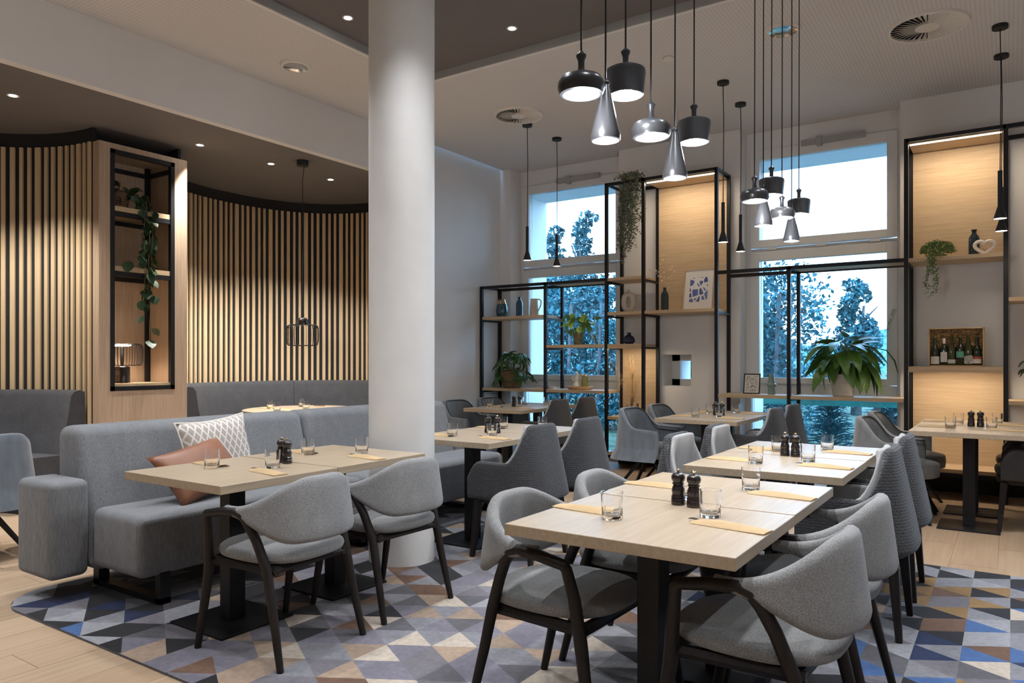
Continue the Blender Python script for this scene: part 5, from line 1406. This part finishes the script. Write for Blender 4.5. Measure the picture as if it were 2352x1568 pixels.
# small tag on the black chair
# ------------------------------------------------------------------ outside: ground, hedge, trees
gr = struct(bx('ground_outside', (-60, 9.35, -.6), (40, 90, -.15), M['asphalt']))
hill = MB()
n = 40
for i in range(n+1):
    x = -90+180*i/n; hgt = 7.5+2.5*math.sin(i*.35)+1.2*math.sin(i*.9)
    hill.v += [(x, 150, -2), (x, 150, hgt), (x, 175, hgt*.8)]
for i in range(n): hill.f += [(3*i, 3*i+3, 3*i+4, 3*i+1), (3*i+1, 3*i+4, 3*i+5, 3*i+2)]; hill.mi += [0, 0]
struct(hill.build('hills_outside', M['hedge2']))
def foliage(root, blobs, n, L, mat_, seed):
    r_ = random.Random(seed); m = MB(); tot = sum(b[3]**2 for b in blobs)
    for bx_, by, bz, br, sq in blobs:
        for k in range(int(n*br*br/tot)):
            d = Vector((r_.gauss(0, 1), r_.gauss(0, 1), r_.gauss(0, 1))).normalized()*br*r_.uniform(.35, 1.08)**.6
            p = Vector((bx_, by, bz))+Vector((d.x, d.y, d.z*sq))
            a = Vector((r_.gauss(0, 1), r_.gauss(0, 1), r_.gauss(0, 1))).normalized(); b = a.cross(Vector((r_.gauss(0, 1), r_.gauss(0, 1), 1))).normalized(); s = L*r_.uniform(.5, 1.3)
            m.add([p-a*s, p-b*s*.5, p+a*s, p+b*s*.5], [(0, 1, 2, 3)])
    o = m.build('foliage', mat_, root); o['kind'] = 'stuff'
def tree(x, y, h, r, label, seed, mat_='hedge', n=5000, L=.16, low=.35, name='tree', spread=1.0):
    r_ = random.Random(seed); root = empty(name, (x, y, -.15), 0, label, 'tree', 'trees outside the windows')
    MB().tube([(0, 0, 0), (.1*r_.gauss(0, 1), .1, h*.4), (.15*r_.gauss(0, 1), 0, h*.8)], [.14, .10, .03], 8).build('trunk', M['bark'], root, smooth=True)
    for k in range(6):
        a = r_.uniform(0, 6.28); z = h*r_.uniform(.35, .7); MB().tube([(0, 0, z), (r*.6*math.cos(a), r*.6*math.sin(a), z+h*.15)], [.04, .012], 5).build('branch', M['bark'], root)
    blobs = []
    for k in range(16):
        q = k/15; z = h*(low+(1-low)*q*.93); rr = r*(1-.75*q**1.4)*spread; a = r_.uniform(0, 6.28); o = rr*r_.uniform(.1, .65)
        blobs.append((o*math.cos(a), o*math.sin(a), z, max(.25, rr*r_.uniform(.38, .62)), .8))
    foliage(root, blobs, n, L, M[mat_], seed)
tree(-6.1, 21.5, 3.75, 1.35, 'dark bushy tree at the left of the right window', 1, n=9000, L=.10, low=.1)
tree(-8.6, 23.5, 4.4, 1.5, 'tall dark tree behind the left frame of the right window', 2, n=6000, L=.11, low=.15)
tree(-3.35, 21, 3.55, .85, 'slender tree at the right of the right window', 3, n=3200, L=.085, low=.35)
tree(-1.9, 23, 3.1, 1.15, 'low round tree at the right side of the right window', 4, n=6500, L=.10, low=.05)
tree(-8.95, 16.5, 5.2, .95, 'thin leaved tree in the middle of the left window', 5, n=2600, L=.085, low=.42)
tree(-10.4, 17.5, 5.1, .95, 'thin leaved tree at the left of the left window', 6, n=2600, L=.085, low=.42)
tree(-8.0, 18, 5.5, 1.0, 'dense leaved tree at the right of the left window', 7, n=4200, L=.085, low=.42)
hd = empty('hedge', (-7.2, 14.2, -.15), 0, 'tall dense hedge filling the left window', 'hedge')
bl2 = [(random.uniform(-4.6, 4.2), random.uniform(-.5, .5), z, .75, 1.0) for z in [.4+.36*i for i in range(7)] for _ in range(9)]
foliage(hd, bl2, 42000, .06, M['hedge'], 9)
for k in range(12): MB().tube([(-4+.7*k, -.75, 0), (-4+.7*k+.1, -.72, 2.6)], .035, 6).build('stake', M['bark'], hd)
for k, (x, y, s) in enumerate([(-2.0, 10.6, 1), (-1.3, 10.9, 1.1), (-.5, 10.7, .95), (.3, 11, 1.1), (-2.8, 11.2, 1.1)]):
    root = empty('conifer_shrub', (x, y, -.15), 0, 'low dark conifer shrub %s outside the right window' % ['at left', 'left of the middle', 'right of the middle', 'at right', 'farthest left'][k], 'shrub', 'shrubs outside the windows')
    r_ = random.Random(k+50); m = MB()
    MB().tube([(0, 0, 0), (0, 0, .95*s)], [.05, .02], 6).build('trunk', M['bark'], root)
    for j in range(240):
        a = r_.uniform(0, 6.28); z = r_.uniform(.05, .9)*s; l = (.55-.35*z/s)*s*r_.uniform(.6, 1); e = Vector((math.cos(a)*l, math.sin(a)*l, r_.uniform(.05, .35)*l)); P0 = Vector((0, 0, z)); m.tube([P0, P0+e*.5+Vector((0, 0, .05)), P0+e], [.012, .010, .003], 3)
    for j in range(700):
        a = r_.uniform(0, 6.28); z = r_.uniform(.05, .95)*s; l = (.55-.35*z/s)*s*r_.uniform(.3, 1.0); P0 = Vector((math.cos(a)*l, math.sin(a)*l, z+.1)); d = Vector((math.cos(a)+r_.gauss(0, .4), math.sin(a)+r_.gauss(0, .4), .5)).normalized(); b = d.cross(Vector((0, 0, 1)))*.012; m.add([P0-b, P0+b, P0+d*.10], [(0, 1, 2)])
    o = m.build('foliage', M['hedge'], root); o['kind'] = 'stuff'
pb = empty('outdoor_planter', (-1.6, 9.95, -.15), 0, 'teal painted board with pale slabs just outside the right window', 'planter box')
bx('teal_board', (-1.9, 0, .86), (2.2, .38, .98), M['teal'], pb)
for x in (-.75, .1, 1.0): bx('pale_slab', (x, -.03, .93), (x+.5, .40, .99), M['sill_stone'], pb)
for x in (-1.8, .2, 2.1): bx('leg', (x, .1, 0), (x+.06, .16, .86), M['bark'], pb)
